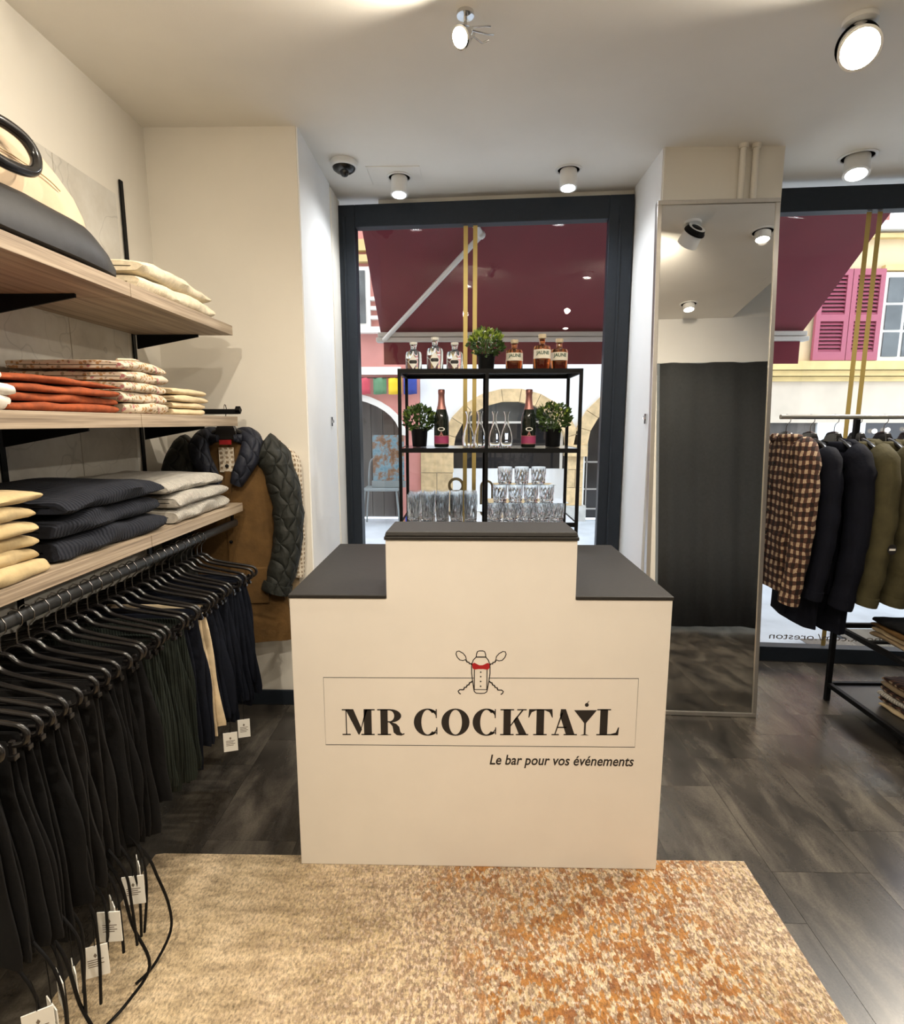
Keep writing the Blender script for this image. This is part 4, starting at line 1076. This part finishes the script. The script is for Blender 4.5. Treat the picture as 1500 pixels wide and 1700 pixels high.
jl = [(1.695, 'checked_overshirt', 'brown and cream checked overshirt next to the mirror', 'overshirt', dict(mat=mt['plaid'], L=.80, sh=.20, hem=.215, dp=.062, sl=.72, r0=.075, r1=.052, seed=2), 'black hanger holding the checked overshirt'),
      (1.820, 'navy_coat', 'dark navy coat right beside the checked overshirt', 'coat', dict(mat=mt['navy_coat'], L=.95, sh=.185, hem=.20, dp=.05, sl=.66, r0=.07, r1=.052, seed=5), 'black hanger of the navy coat beside the checked overshirt'),
      (1.945, 'navy_coat', 'dark navy coat with high collar beside the olive jacket', 'coat', dict(mat=mt['navy_coat'], L=.97, sh=.205, hem=.225, dp=.06, sl=.70, r0=.078, r1=.058, seed=7, hood=True), 'black hanger of the navy coat beside the olive jacket'),
      (2.065, 'hooded_jacket', 'olive hooded jacket with round badge, beside the navy coat', 'jacket', dict(mat=mt['olive'], L=.80, sh=.21, hem=.23, dp=.062, sl=.68, r0=.082, r1=.062, seed=11, hood=True, badge=(.355, -.012, -.49)), 'black hanger of the olive jacket beside the navy coat'),
      (2.200, 'hooded_jacket', 'olive hooded jacket with badge at the right photo edge', 'jacket', dict(mat=mt['olive'], L=.80, sh=.21, hem=.23, dp=.062, sl=.68, r0=.082, r1=.062, seed=14, hood=True, badge=(.355, -.012, -.49)), 'black hanger of the olive jacket at the right photo edge'),
      (2.330, 'navy_coat', 'dark navy coat cut by the right photo edge', 'coat', dict(mat=mt['navy_coat'], L=.85, sh=.21, hem=.23, dp=.06, sl=.66, r0=.08, r1=.06, seed=17), 'black hanger of the navy coat at the right photo edge')]
for (x_, nm, lb, ct_, kw, hl_) in jl:
    ck = coat(nm, lb, ct_, (x_, RY, 1.478 if nm == 'checked_overshirt' else 1.440), rot + random.uniform(-.03, .03), **kw)
    ck.scale = (1, .80, 1)        # pressed together on the rail
    coat_hanger((x_, RY, RRZ - .009), rot, hl_)
# folded stacks on the stand
def mixed(i): return [mt['tan_cloth'], mt['plaid'], mt['grey_knit'], mt['plaid'], mt['tan_coat'], mt['plaid']][i % 6]
z = .0975
for i in range(6):
    h_ = .028
    o = bpy.data.objects.new('folded_flannel', folded_mesh(.30, .30, h_, 300 + i, mixed(i), .004, .009)); C.objects.link(o)
    o.location = (2.31 + random.uniform(-.01, .01), 2.66, z + .0008); o.rotation_euler = (0, 0, PI + random.uniform(-.06, .06)); z += h_
    tag(o, 'folded patterned flannel on the low stand shelf, %s of the pile' % nth(i, 6), 'shirt', 'folded flannels on the stand')
z = .4555
for i in range(4):
    h_ = .026
    o = bpy.data.objects.new('folded_flannel', folded_mesh(.30, .30, h_, 400 + i, [mt['tan_coat'], mt['tan_cloth'], mt['brown_wax'], mt['tr_black']][i], .003, .008)); C.objects.link(o)
    o.location = (2.27 + random.uniform(-.01, .01), 2.715, z + .0008); o.rotation_euler = (0, 0, PI + random.uniform(-.06, .06)); z += h_
    tag(o, 'folded plain garment on the upper stand shelf, %s of the pile' % nth(i, 4), 'shirt', 'folded garments on the upper stand shelf')

# ================================================================== BAR RACK AND ITS CONTENTS
rk = thing('display_rack', 'black metal display rack with three shelves behind the counter', 'shelf rack', (0, 0, 0))
fx = (-.319, .1125, .572); FYs = (2.85, 3.20)
for ix, x_ in enumerate(fx):
    for y_ in FYs:
        box('post', mt['black'], (x_ - .008, x_ + .008, y_ - .008, y_ + .008, 0, 1.812), rk)
zs = (1.790, 1.402, 1.026)
for z_ in zs:
    for y_ in FYs: box('shelf_rail', mt['black'], (fx[0] + .008, fx[2] - .008, y_ - .006, y_ + .006, z_, z_ + .022), rk)
    for x_ in (fx[0], fx[2]): box('shelf_rail', mt['black'], (x_ - .006, x_ + .006, FYs[0] + .008, FYs[1] - .008, z_, z_ + .022), rk)
box('shelf_panel', mt['shelf_panel'], (fx[0] + .006, fx[2] - .006, 2.856, 3.194, 1.806, 1.812), rk)
box('shelf_panel', mt['shelf_panel'], (fx[0] + .006, fx[2] - .006, 2.856, 3.194, 1.418, 1.424), rk)
box('shelf_panel', mt['shelf_glass'], (fx[0] + .006, fx[2] - .006, 2.856, 3.194, 1.042, 1.048), rk)
T0, T1, T2 = 1.8125, 1.4245, 1.0485
def gin(label, x, y, h):
    t_ = thing('gin_bottle', label, 'bottle', (x, y, T0), 0, 'clear spirit bottles on the rack')
    b = h * .72
    MB().lathe([(.001, .001), (.038, .001), (.0415, .006), (.0415, b*.78), (.038, b*.90), (.018, b), (.015, b + .004), (.0145, h*.86), (.017, h*.865), (.017, h*.90), (.001, h*.90)], 24).build('bottle_body', mt['gin'], t_, 40)
    MB().lathe([(.001, 0), (.019, 0), (.0195, .004), (.0195, h*.085), (.001, h*.09)], 18, (0, 0, h*.91)).build('stopper', mt['paper'], t_, 40)
    R = .0422; lab = MB(); vs = []; fs = []
    for i in range(9):
        a = lerp(-.62, .62, i/8); w_ = (1 - abs(i - 4)/4) * b*.36
        for s_ in (-1, 1): vs.append((R*math.sin(a), -R*math.cos(a), b*.40 + s_*w_))
    for i in range(8): fs.append((2*i, 2*i+2, 2*i+3, 2*i+1))
    lab.add(vs, fs); lo = lab.build('diamond_label', mt['paper'], t_, 60)
    R = .0428; vs = []; fs = []
    for i in range(9):
        a = lerp(-.48, .48, i/8); e_ = 1 if 0 < i < 8 else .55
        for s_ in (-1, 1): vs.append((R*math.sin(a), -R*math.cos(a), b*.40 + s_*.0085*e_))
    for i in range(8): fs.append((2*i, 2*i+2, 2*i+3, 2*i+1))
    MB().add(vs, fs).build('name_band', mt['ink'], lo, 60)
gin('left clear gin bottle with diamond label on the rack top', -.258, 2.97, .142)
gin('tallest clear gin bottle, middle of the three on the rack top', -.147, 2.93, .160)
gin('clear gin bottle on the rack top beside the gold window stripes', -.049, 2.97, .140)
def wrap_text(txt, size, R, zc, parent, mat, name):
    o = text_mesh(txt, size, mat, name, parent, 0, 1, 'CENTER', 0, .0007)
    for v in o.data.vertices:
        a = v.co.x / R; z_ = v.co.y
        v.co = (R*math.sin(a), -R*math.cos(a), zc + z_)
    return o
def rum(label, x, y, h):
    t_ = thing('rum_bottle', label, 'bottle', (x, y, T0), 0, 'amber spirit bottles on the rack')
    b = h * .68
    MB().lathe([(.001, .001), (.040, .001), (.0435, .006), (.0435, b*.84), (.040, b*.95), (.016, b*1.02), (.0145, b*1.05), (.0145, h*.84), (.001, h*.84)], 24).build('bottle_body', mt['amber'], t_, 40)
    MB().lathe([(.001, 0), (.0145, 0), (.019, .003), (.020, .012), (.019, h*.13), (.001, h*.135)], 18, (0, 0, h*.845)).build('stopper', mt['cork'], t_, 40)
    R = .0441; vs = []; fs = []
    for i in range(15):
        a = lerp(-1.3, 1.3, i/14)
        vs += [(R*math.sin(a), -R*math.cos(a), b*.44), (R*math.sin(a), -R*math.cos(a), b*.80)]
    for i in range(14): fs.append((2*i, 2*i+2, 2*i+3, 2*i+1))
    lo = MB().add(vs, fs).build('paper_label', mt['cream_label'], t_, 60)
    wrap_text('JAUNE', .023, .0447, b*.60, lo, M('green_ink', (.03, .09, .055), .6), 'label_lettering')
rum('amber rum bottle on the rack top beside the potted plant', .254, 2.97, .156)
rum('tallest amber rum bottle, middle of the three on the rack top', .388, 2.93, .177)
rum('right end amber rum bottle on the rack top', .480, 2.97, .160)
def plant(label, x, y, z, ph, pr_, fr_, fz, bright, seed):
    t_ = thing('potted_plant', label, 'plant', (x, y, z), 0)
    MB().lathe([(.001, .001), (pr_*.80, .001), (pr_*.84, .004), (pr_*.98, ph*.9), (pr_*1.04, ph*.9), (pr_*1.04, ph), (pr_*.96, ph), (pr_*.92, ph*.93), (.001, ph*.93)], 24).build('pot', mt['black'], t_, 40)
    rnd = random.Random(seed); m = MB(); m2 = MB(); stem = MB()
    cz = ph + fz * .80
    for i in range(420):
        a = rnd.uniform(0, 2*PI); c_ = rnd.uniform(-.95, 1); r_ = fr_ * (rnd.uniform(.45, 1) ** .5) * (1 + .12*noise.noise((math.cos(a)*2, math.sin(a)*2, c_*2 + seed)))
        s_ = math.sqrt(1 - min(1, c_*c_)); p = Vector((r_*s_*math.cos(a), r_*s_*math.sin(a), cz + fz*c_*r_/fr_))
        d = (p - Vector((0, 0, cz - fz*.5))).normalized(); d = (d + Vector((rnd.uniform(-.6, .6), rnd.uniform(-.6, .6), rnd.uniform(-.3, .7)))).normalized()
        sd = d.cross(Vector((rnd.uniform(-1, 1), rnd.uniform(-1, 1), rnd.uniform(-1, 1)))).normalized()
        L_2 = rnd.uniform(.017, .029); wd = L_2 * .38; up_ = d.cross(sd) * .003
        (m2 if (c_ > .1 and rnd.random() < bright) else m).add([p, p + d*L_2*.45 + sd*wd + up_, p + d*L_2, p + d*L_2*.45 - sd*wd + up_], [(0, 1, 2, 3)])
    for i in range(26):
        a = rnd.uniform(0, 2*PI); s_ = rnd.uniform(.1, .8)
        stem.tube([(0.3*pr_*math.cos(a), .3*pr_*math.sin(a), ph*.9), (fr_*s_*math.cos(a)*.7, fr_*s_*math.sin(a)*.7, cz), (fr_*s_*math.cos(a), fr_*s_*math.sin(a), cz + fz*.4)], .0012, 4)
    f_ = m.build('foliage', mt['leaf'], t_); f_['kind'] = 'stuff'
    if bright: g_ = m2.build('young_foliage', mt['leaf2'], t_); g_['kind'] = 'stuff'
    stem.build('stems', mt['leaf'], t_)
plant('bright green potted plant in a black pot on the rack top', .111, 2.96, T0, .078, .046, .086, .068, .75, 1)
plant('dark green potted plant on the middle shelf, left end', -.234, 3.0, T1, .094, .044, .078, .066, .15, 2)
plant('dark green potted plant on the middle shelf, right end', .464, 3.0, T1, .094, .044, .088, .072, .12, 3)
def champagne(label, x, y):
    t_ = thing('champagne_bottle', label, 'bottle', (x, y, T1), 0, 'champagne bottles')
    MB().lathe([(.001, .001), (.034, .001), (.038, .006), (.038, .13), (.036, .155), (.027, .185), (.0185, .215), (.016, .245), (.001, .245)], 24).build('bottle_body', mt['bottle'], t_, 50)
    MB().lathe([(.0255, .193), (.0192, .217), (.0166, .245), (.016, .27), (.0175, .272), (.0175, .290), (.014, .294), (.001, .294)], 20).build('foil_capsule', mt['foil'], t_, 50)
    def band(nm, R, z0, z1, a_, mat, par):
        vs = []; fs = []
        for i in range(15):
            a = lerp(-a_, a_, i/14); vs += [(R*math.sin(a), -R*math.cos(a), z0), (R*math.sin(a), -R*math.cos(a), z1)]
        for i in range(14): fs.append((2*i, 2*i+2, 2*i+3, 2*i+1))
        return MB().add(vs, fs).build(nm, mat, par, 60)
    lb = band('label', .0385, .018, .062, 1.35, mt['pinklabel'], t_)
    band('label_edge', .0388, .018, .022, 1.35, mt['foil'], lb); band('label_edge', .0388, .058, .062, 1.35, mt['foil'], lb)
    wrap_text('A', .030, .0390, .060, lb, mt['foil'], 'label_crest')
    vs = []; fs = []
    for i in range(25):
        a = 2*PI*i/24
        for s_ in (1, .70): u = .019*s_*math.cos(a); vs.append((.0386*math.sin(u/.0386), -.0386*math.cos(u/.0386), .094 + .0095*s_*math.sin(a)))
    for i in range(24): fs.append((2*i, 2*i+1, 2*i+3, 2*i+2))
    MB().add(vs, fs).build('oval_label', mt['paper'], t_, 60)
champagne('champagne bottle with magenta label beside the left shelf plant', -.116, 2.95)
champagne('champagne bottle with magenta label beside the right shelf plant', .331, 2.95)
car = MB()
car.lathe([(.001, .001), (.024, .001), (.028, .006), (.0315, .03), (.031, .05), (.024, .082), (.014, .112), (.0095, .14), (.0105, .165), (.018, .184), (.0165, .184), (.009, .165), (.008, .14), (.0125, .112), (.0225, .082), (.0290, .05), (.0295, .03), (.026, .009), (.001, .007)], 20)
carm = car.mesh('carafe', mt['glass'], 50)
cl = ['leftmost small glass carafe on the middle shelf', 'small glass carafe left of the rack middle post', 'small glass carafe right of the rack middle post', 'rightmost small glass carafe, beside the right champagne bottle']
for (x_, l_) in zip((.022, .082, .160, .221), cl):
    o = bpy.data.objects.new('glass_carafe', carm); C.objects.link(o); o.location = (x_, 2.98 if x_ != .160 else 3.0, T1); tag(o, l_, 'carafe', 'small glass carafes')
# cut-glass tumblers and highball glasses
def cut_glass(name, h, r0, r1, ph):
    n = 24; rings = []
    prof = [(r0*.9, .001), (r0, .004), (r0 + (r1-r0)*.3, h*.3), (r0 + (r1-r0)*.6, h*.6), (r1*1.0, h*.86), (r1, h)]
    for i, (r_, z_) in enumerate(prof):
        am = .055 if 1 <= i <= 3 else 0
        rings.append([(r_*(1 + am*(1 if (k_ + i) % 2 else -1))*math.cos(2*PI*k_/n), r_*(1 + am*(1 if (k_ + i) % 2 else -1))*math.sin(2*PI*k_/n), z_) for k_ in range(n)])
    for r_, z_ in ((r1*.93, h), (r1*.90, h*.85), (r0*.86, .014), (r0*.2, .012)):
        rings.append([(r_*math.cos(2*PI*k_/n), r_*math.sin(2*PI*k_/n), z_) for k_ in range(n)])
    return MB().loft(rings).mesh(name, mt['cut_glass'])
tm = cut_glass('tumbler', .088, .034, .0385, 0)
hm_ = cut_glass('highball', .135, .030, .034, 0)
def put(me, nm, x, y, z, lb, cat, gp):
    o = bpy.data.objects.new(nm, me); C.objects.link(o); o.location = (x, y, z); o.rotation_euler = (0, 0, random.random()*3); tag(o, lb, cat, gp)
rows = ['front', 'middle', 'back']
for j, y_ in enumerate((2.92, 3.0, 3.08)):
    for i in range(5):
        put(hm_, 'highball_glass', -.262 + i*.0745 + .0*(j % 2), y_ + random.uniform(-.003, .003), T2, 'cut highball glass in the left compartment, %s row, %s from the left' % (rows[j], ['first', 'second', 'third', 'fourth', 'fifth'][i]), 'glass', 'highball glasses on the bottom shelf')
for j, y_ in enumerate((2.94, 3.03)):
    for i in range(5):
        put(tm, 'tumbler_glass', .1635 + i*.0808, y_, T2, 'cut glass tumbler in the bottom layer of the pyramid, %s row, %s from the left' % (('front', 'back')[j], ['first', 'second', 'third', 'fourth', 'fifth'][i]), 'glass', 'tumblers in the pyramid')
tr1 = MB().box(.128, .540, 2.895, 3.075, T2 + .089, T2 + .093).build('glass_tray', mt['shelf_glass']); tag(tr1, 'clear tray between the bottom and middle tumbler layers', 'tray')
for i in range(4):
    put(tm, 'tumbler_glass', .190 + i*.0815, 2.965, T2 + .0935, 'cut glass tumbler in the middle layer of the pyramid, %s from the left' % ['first', 'second', 'third', 'fourth'][i], 'glass', 'tumblers in the pyramid')
tr2 = MB().box(.155, .475, 2.92, 3.01, T2 + .182, T2 + .186).build('glass_tray', mt['shelf_glass']); tag(tr2, 'clear tray below the top tumbler layer', 'tray')
for i in range(3):
    put(tm, 'tumbler_glass', .215 + i*.0872, 2.965, T2 + .1865, 'cut glass tumbler in the top layer of the pyramid, %s' % ['left', 'middle', 'right'][i], 'glass', 'tumblers in the pyramid')

# ================================================================== STREET
struct(box('street', mt['street'], (-14, 16, 3.9, 9.3, -.25, -.03)), 'pale street outside the windows')
aw = thing('awning', 'burgundy canvas awning above the shop windows outside', 'awning', (0, 0, 0))
ax0, ax1 = -.775, 3.085
def plane_z(y): return 2.392 + (5.40 - y) * .70
MB().loft([[(ax0, 4.02, plane_z(4.02)), (ax1, 4.02, plane_z(4.02)), (ax1, 4.02, plane_z(4.02) + .006), (ax0, 4.02, plane_z(4.02) + .006)],
           [(ax0, 5.42, plane_z(5.42)), (ax1, 5.42, plane_z(5.42)), (ax1, 5.42, plane_z(5.42) + .006), (ax0, 5.42, plane_z(5.42) + .006)]]).build('canopy', mt['awning'], aw)
fb = MB(); fb.box(ax0 - .035, ax1 + .03, 5.36, 5.46, 2.285, 2.325); fb.box(ax0 - .02, ax1 + .015, 5.37, 5.45, 2.33, 2.372)
fb.build('front_bar', mt['awn_bar'], aw, bevel=.006)
box('valance', mt['awning'], (ax0 + .03, ax1 - .03, 5.40, 5.406, 2.085, 2.284), aw)
for (sx_, p0, p1, p2) in ((1, (-.735, 5.36, 2.30), (.125, 4.53, 2.945), (-.22, 4.03, 3.28)), (-1, (2.70, 5.36, 2.30), (1.95, 4.53, 2.945), (2.25, 4.0, 3.28))):
    a_ = MB(); a_.tube([p0, tuple(lerp(p0[i], p1[i], .5) for i in range(3)), p1], .022, 8); a_.sphere(p1, .032)
    ao = a_.build('folding_arm', mt['awn_bar'], aw, 50)
    MB().tube([p1, tuple(lerp(p1[i], p2[i], .5) for i in range(3)), p2], .024, 8).build('arm_segment', mt['awn_bar'], ao, 50)
box('cassette', mt['awn_bar'], (ax0 - .05, ax1 + .05, 3.98, 4.10, plane_z(4.02) - .02, plane_z(4.02) + .12), aw)
# buildings across the street
FY = 9.2
def Bx(n_, m_, x0, x1, z0, z1, par, y0=0.0, dpt=.3):
    return box(n_, mt[m_], (x0, x1, FY - y0, FY + dpt, z0, z1), par)
bp = thing('pink_building', 'pink rendered house with arched doorway across the street', 'building', (0, 0, 0))
def arch_wall(par, mat, x0, x1, z0, z1, cx, hw, zs, rise, name='wall', th=.3):
    n = 20; top = [(cx - hw*math.cos(PI*i/n), zs + rise*math.sin(PI*i/n)) for i in range(n + 1)]
    vs = []; fs = []
    for d in (FY, FY + th):
        for (u, v) in top: vs.append((u, d, v))
        for (u, v) in top: vs.append((u, d, z1))
    k_ = n + 1
    for i in range(n):
        fs.append((i, i + 1, k_ + i + 1, k_ + i)); b2 = 2*k_
        fs.append((b2 + i + 1, b2 + i, b2 + k_ + i, b2 + k_ + i + 1)); fs.append((i + 1, i, b2 + i, b2 + i + 1))
    m = MB().add(vs, fs); m.box(x0, cx - hw, FY, FY + th, z0, z1); m.box(cx + hw, x1, FY, FY + th, z0, z1)
    return m.build(name, mat, par)
arch_wall(bp, mt['pink_wall'], -6.0, -.705, -.03, 2.30, -2.05, 1.02, 1.35, .60)
Bx('wall', 'pink_wall', -6.0, -.705, 2.42, 9, bp)
Bx('string_course', 'trim', -6.0, -1.0, 2.30, 2.42, bp, .08); Bx('wall', 'pink_wall', -1.0, -.705, 2.30, 2.42, bp)
# archivolt
n = 18; vs = []; fs = []
for i in range(n + 1):
    a = PI*i/n
    for (rx_, rz_) in ((1.02, .60), (1.12, .70)):
        for d in (FY - .05, FY + .05): vs.append((-2.05 - rx_*math.cos(a), d, 1.35 + rz_*math.sin(a)))
for i in range(n):
    o_ = 4*i; fs += [(o_, o_+4, o_+6, o_+2), (o_+2, o_+6, o_+7, o_+3), (o_+4, o_, o_+1, o_+5)]
MB().add(vs, fs).build('arch_trim', mt['trim'], bp)
dr = box('door_recess', mt['dark_win'], (-3.1, -.95, FY + .28, FY + .32, -.03, 2.0), bp)
for i in range(11): box('door_plank', mt['door_wood'], (-3.05 + i*.19, -3.05 + i*.19 + .182, FY + .235, FY + .275, -.02, 1.98), bp)
wn = Bx('window', 'trim', -2.25, -1.46, 3.02, 3.92, bp, .06)
Bx('window_pane', 'grey_win', -2.2, -1.86, 3.08, 3.86, wn, .075); Bx('window_pane', 'grey_win', -1.82, -1.53, 3.08, 3.86, wn, .075)
Bx('window_sill', 'trim', -2.4, -1.2, 2.93, 3.02, bp, .14)
for zc in (3.28, 3.14, 3.42): Bx('shutter_slat', 'trim', -1.45, -1.28, zc, zc + .05, bp, .10)
for zc, h_ in ((3.98, .10), (4.14, .16)): Bx('cornice', 'cornice', -6.0, -.705, zc, zc + h_, bp, .12)
bw = thing('white_building', 'white shop front with yellow stone arches across the street', 'building', (0, 0, 0))
arch_wall(bw, mt['white_render'], -.70, 1.80, -.03, 2.62, .745, .93, 1.10, .80)
n = 9; ccx, ziv = .745, 1.10
def voussoirs(par, cx, rx, rz_, th, zs, n, a0=0, a1=PI):
    for i in range(n):
        vs = []; 
        for d in (FY - .06, FY + .2):
            for (f, s_) in ((0, 0), (1, 0), (1, 1), (0, 1)):
                a = lerp(a0, a1, (i + f) / n) + (.004 if f == 0 else -.004); vs.append((cx - (rx + th*s_)*math.cos(a), d, zs + (rz_ + th*s_)*math.sin(a)))
        MB().add(vs, [(0, 1, 2, 3), (7, 6, 5, 4), (0, 4, 5, 1), (1, 5, 6, 2), (2, 6, 7, 3), (3, 7, 4, 0)]).build('stone_block', mt['stone'], par)
voussoirs(bw, .745, .92, .79, .20, 1.10, 11)
def pier(par, x0, x1, zb, zt_, rows_, mat='stone', split=True):
    hh = (zt_ - zb) / rows_
    for r_ in range(rows_):
        xm = lerp(x0, x1, .5 if r_ % 2 else 1.0) if split else x1
        segs = [(x0, xm)] if xm >= x1 else [(x0, xm), (xm, x1)]
        for (a, b2) in segs:
            box('stone_block', mt[mat], (a + .004, b2 - .004, FY - .05, FY + .1, zb + r_*hh + .004, zb + (r_+1)*hh - .004), par)
pier(bw, -.70, -.175, .05, 1.10, 3); pier(bw, 1.665, 1.92, .22, 1.10, 3)
box('stone_block', mt['stone'], (1.62, 1.97, FY - .10, FY + .1, 1.02, 1.20), bw)
box('stone_block', mt['grey_stone'], (1.66, 1.97, FY - .12, FY + .1, -.03, .22), bw)
shopw = Bx('shop_window', 'dark_win', -.18, 1.67, .80, 1.98, bw, -.25, .40)
Bx('transom_pane', 'grey_win', -.16, 1.65, 1.56, 1.97, shopw, -.20, .24); Bx('sill_panel', 'white_render', -.18, 1.67, -.03, .80, bw, -.18, .3)
Bx('transom_bar', 'trim', -.18, 1.67, 1.54, 1.575, shopw, -.18, .22); Bx('window_post', 'trim', 1.58, 1.62, .80, 1.7, shopw, -.18, .22)
box('lit_screen', emit('shop_screen', (.75, .82, 1), 1.6), (.62, .78, FY + .20, FY + .24, 1.23, 1.33), bw)
arch_wall(bw, mt['white_render'], 1.80, 4.6, -.03, 2.62, 2.95, 1.0, 1.25, .80)
voussoirs(bw, 2.95, .98, .79, .22, 1.20, 11)
Bx('shop_window', 'dark_win', 1.95, 3.95, -.03, 2.1, bw, -.25, .4)
for i in range(5): Bx('window_bar', 'alu', 2.02 + i*.30, 2.035 + i*.30, .05, 2.0, bw, -.20, .22)
for zc in (.12, .45, .9): Bx('window_bar', 'alu', 1.97, 3.9, zc, zc + .025, bw, -.20, .22)
Bx('wall', 'white_render', -.70, 4.6, 2.62, 9, bw)
by = thing('ochre_building', 'ochre building with raspberry shutters across the street', 'building', (0, 0, 0))
Bx('wall', 'yellow_wall', 4.6, 14, 2.49, 6.6, by); Bx('wall', 'beige_stone', 4.6, 14, 1.55, 2.19, by)
for z0_, h_, y_ in ((2.19, .07, .05), (2.27, .08, .10), (2.36, .13, .14)): Bx('cornice', 'cornice' if h_ < .15 else 'trim', 4.6, 14, z0_, z0_ + h_, by, y_)
for xx in (6.05, 7.2, 8.6):
    Bx('stone_joint', 'cornice', xx, xx + .015, 1.55, 2.19, by, .004, .1)
Bx('cornice', 'cornice', 4.6, 14, 4.28, 4.34, by, .10); Bx('cornice', 'trim', 4.6, 14, 4.38, 4.50, by, .16)
Bx('wall', 'pink_wall', 4.6, 14, 4.52, 6.6, by, .012, .2)
Bx('balcony_panel', 'white_render', 6.35, 9.4, 4.52, 5.6, by, .10)
Bx('shopfront', 'dark_win', 6.35, 14, .0, 1.55, by, -.05); Bx('wall', 'white_render', 5.6, 6.35, -.03, 1.55, by); Bx('shopfront', 'door_wood', 4.6, 5.6, -.03, 1.55, by, -.05)
for xx, zz in ((6.7, 1.44), (7.0, 1.45), (7.35, 1.46), (6.5, 1.42)):
    MB().sphere((xx, FY - .0, zz), .035).build('shop_lamp', emit('shop_lamp_glow', (1, .93, .8), 6), by, 60)
# shutters: two leaves of four louvred fields
def shutter(x0, x1, z0, z1):
    s_ = bpy.data.objects.new('shutter', MB().mesh('x', mt['shutter'])); bpy.data.objects.remove(s_)
    m = MB(); sw_ = .07; zm = lerp(z0, z1, .47)
    m.box(x0, x0 + sw_, FY - .10, FY - .04, z0, z1); m.box(x1 - sw_, x1, FY - .10, FY - .04, z0, z1)
    for a, b2 in ((z0, z0 + .13), (zm - .05, zm + .05), (z1 - .09, z1)): m.box(x0 + sw_, x1 - sw_, FY - .10, FY - .04, a, b2)
    so_ = m.build('shutter', mt['shutter'], by)
    box('shutter_back', mt['brown_cloth'], (x0 + .02, x1 - .02, FY - .036, FY - .03, z0 + .02, z1 - .02), so_)
    sl_ = MB().loft([[(0, 0, 0), (0, .045, .045), (0, .050, .040), (0, .006, -.006)], [(x1 - x0 - 2*sw_, 0, 0), (x1 - x0 - 2*sw_, .045, .045), (x1 - x0 - 2*sw_, .050, .040), (x1 - x0 - 2*sw_, .006, -.006)]]).mesh('louvre_slat', mt['slat'])
    for (a, b2) in ((z0 + .13, zm - .05), (zm + .05, z1 - .09)):
        nn = int((b2 - a) / .056)
        for i in range(nn):
            o = bpy.data.objects.new('louvre_slat', sl_); C.objects.link(o); o.parent = so_; o.location = (x0 + sw_, FY - .095, a + .008 + i * (b2 - a) / nn)
shutter(5.36, 5.85, 2.50, 3.84); shutter(5.86, 6.34, 2.50, 3.84)
wy = Bx('window', 'trim', 6.36, 7.8, 2.49, 3.80, by, .05)
for i in range(3):
    for j in range(3):
        zz0 = 2.56 + i*.40
        Bx('window_pane', 'grey_win', 6.42 + j*.30, 6.66 + j*.30, zz0, zz0 + .36, wy, .07)
Bx('window_head', 'cornice', 6.33, 8.0, 3.82, 3.90, by, .08)
# prayer flags, chair and painting before the pink house
pfl = thing('flag_string', 'string of red, green, yellow and blue cloth flags on the pink house', 'bunting', (0, 0, 0))
MB().tube([(-2.0, FY - .12, 2.26), (-1.3, FY - .12, 2.245), (-.7, FY - .12, 2.26)], .006, 5).build('string', mt['black'], pfl)
for i, (xx, mn) in enumerate(((-1.69, 'f_red'), (-1.43, 'f_green'), (-1.19, 'f_yellow'), (-.95, 'f_blue'))):
    vs = []; fs = []
    for a in range(6):
        for b2 in range(4): vs.append((xx + a*.042, FY - .12 + .015*math.sin(a*1.6 + i), 2.25 - b2*.085 - .006*math.sin(a)))
    for a in range(5):
        for b2 in range(3): k_ = a*4 + b2; fs.append((k_, k_ + 4, k_ + 5, k_ + 1))
    fo_ = MB().add(vs, fs).build('flag', mt[mn], pfl, 60); fo_['label'] = ['red flag', 'green flag', 'yellow flag', 'blue flag'][i]
    fo_.modifiers.new('thick', 'SOLIDIFY').thickness = .004
ch = thing('metal_chair', 'grey metal chair standing before the arched door across the street', 'chair', (-1.27, FY - .45, -.03))
mtc = M('grey_metal_chair', (.22, .25, .25), .5, .3)
MB().box(-.27, .27, -.22, .22, .55, .59).build('seat', mtc, ch, bevel=.01)
for sx_ in (-1, 1):
    for sy_ in (-1, 1):
        MB().tube([(sx_*.24, sy_*.18, .55), (sx_*.27, sy_*.20, .27), (sx_*.29, sy_*.22, 0)], .014, 6).build('leg', mtc, ch)
MB().tube(smoothpath([(-.24, .20, .58), (-.24, .23, .75), (-.2, .25, 1.0), (0, .25, 1.04), (.2, .25, 1.0), (.24, .23, .75), (.24, .20, .58)], 4), .014, 6).build('backrest', mtc, ch, 60)
pa = thing('painting', 'colourful canvas painting leaning on the grey chair outside', 'painting', (-1.22, FY - .50, .565))
box('canvas', mt['canvas'], (-.18, .30, 0, .03, .10, .80), pa); box('easel_ledge', mtc, (-.2, .32, -.02, .05, .0, .10), pa)
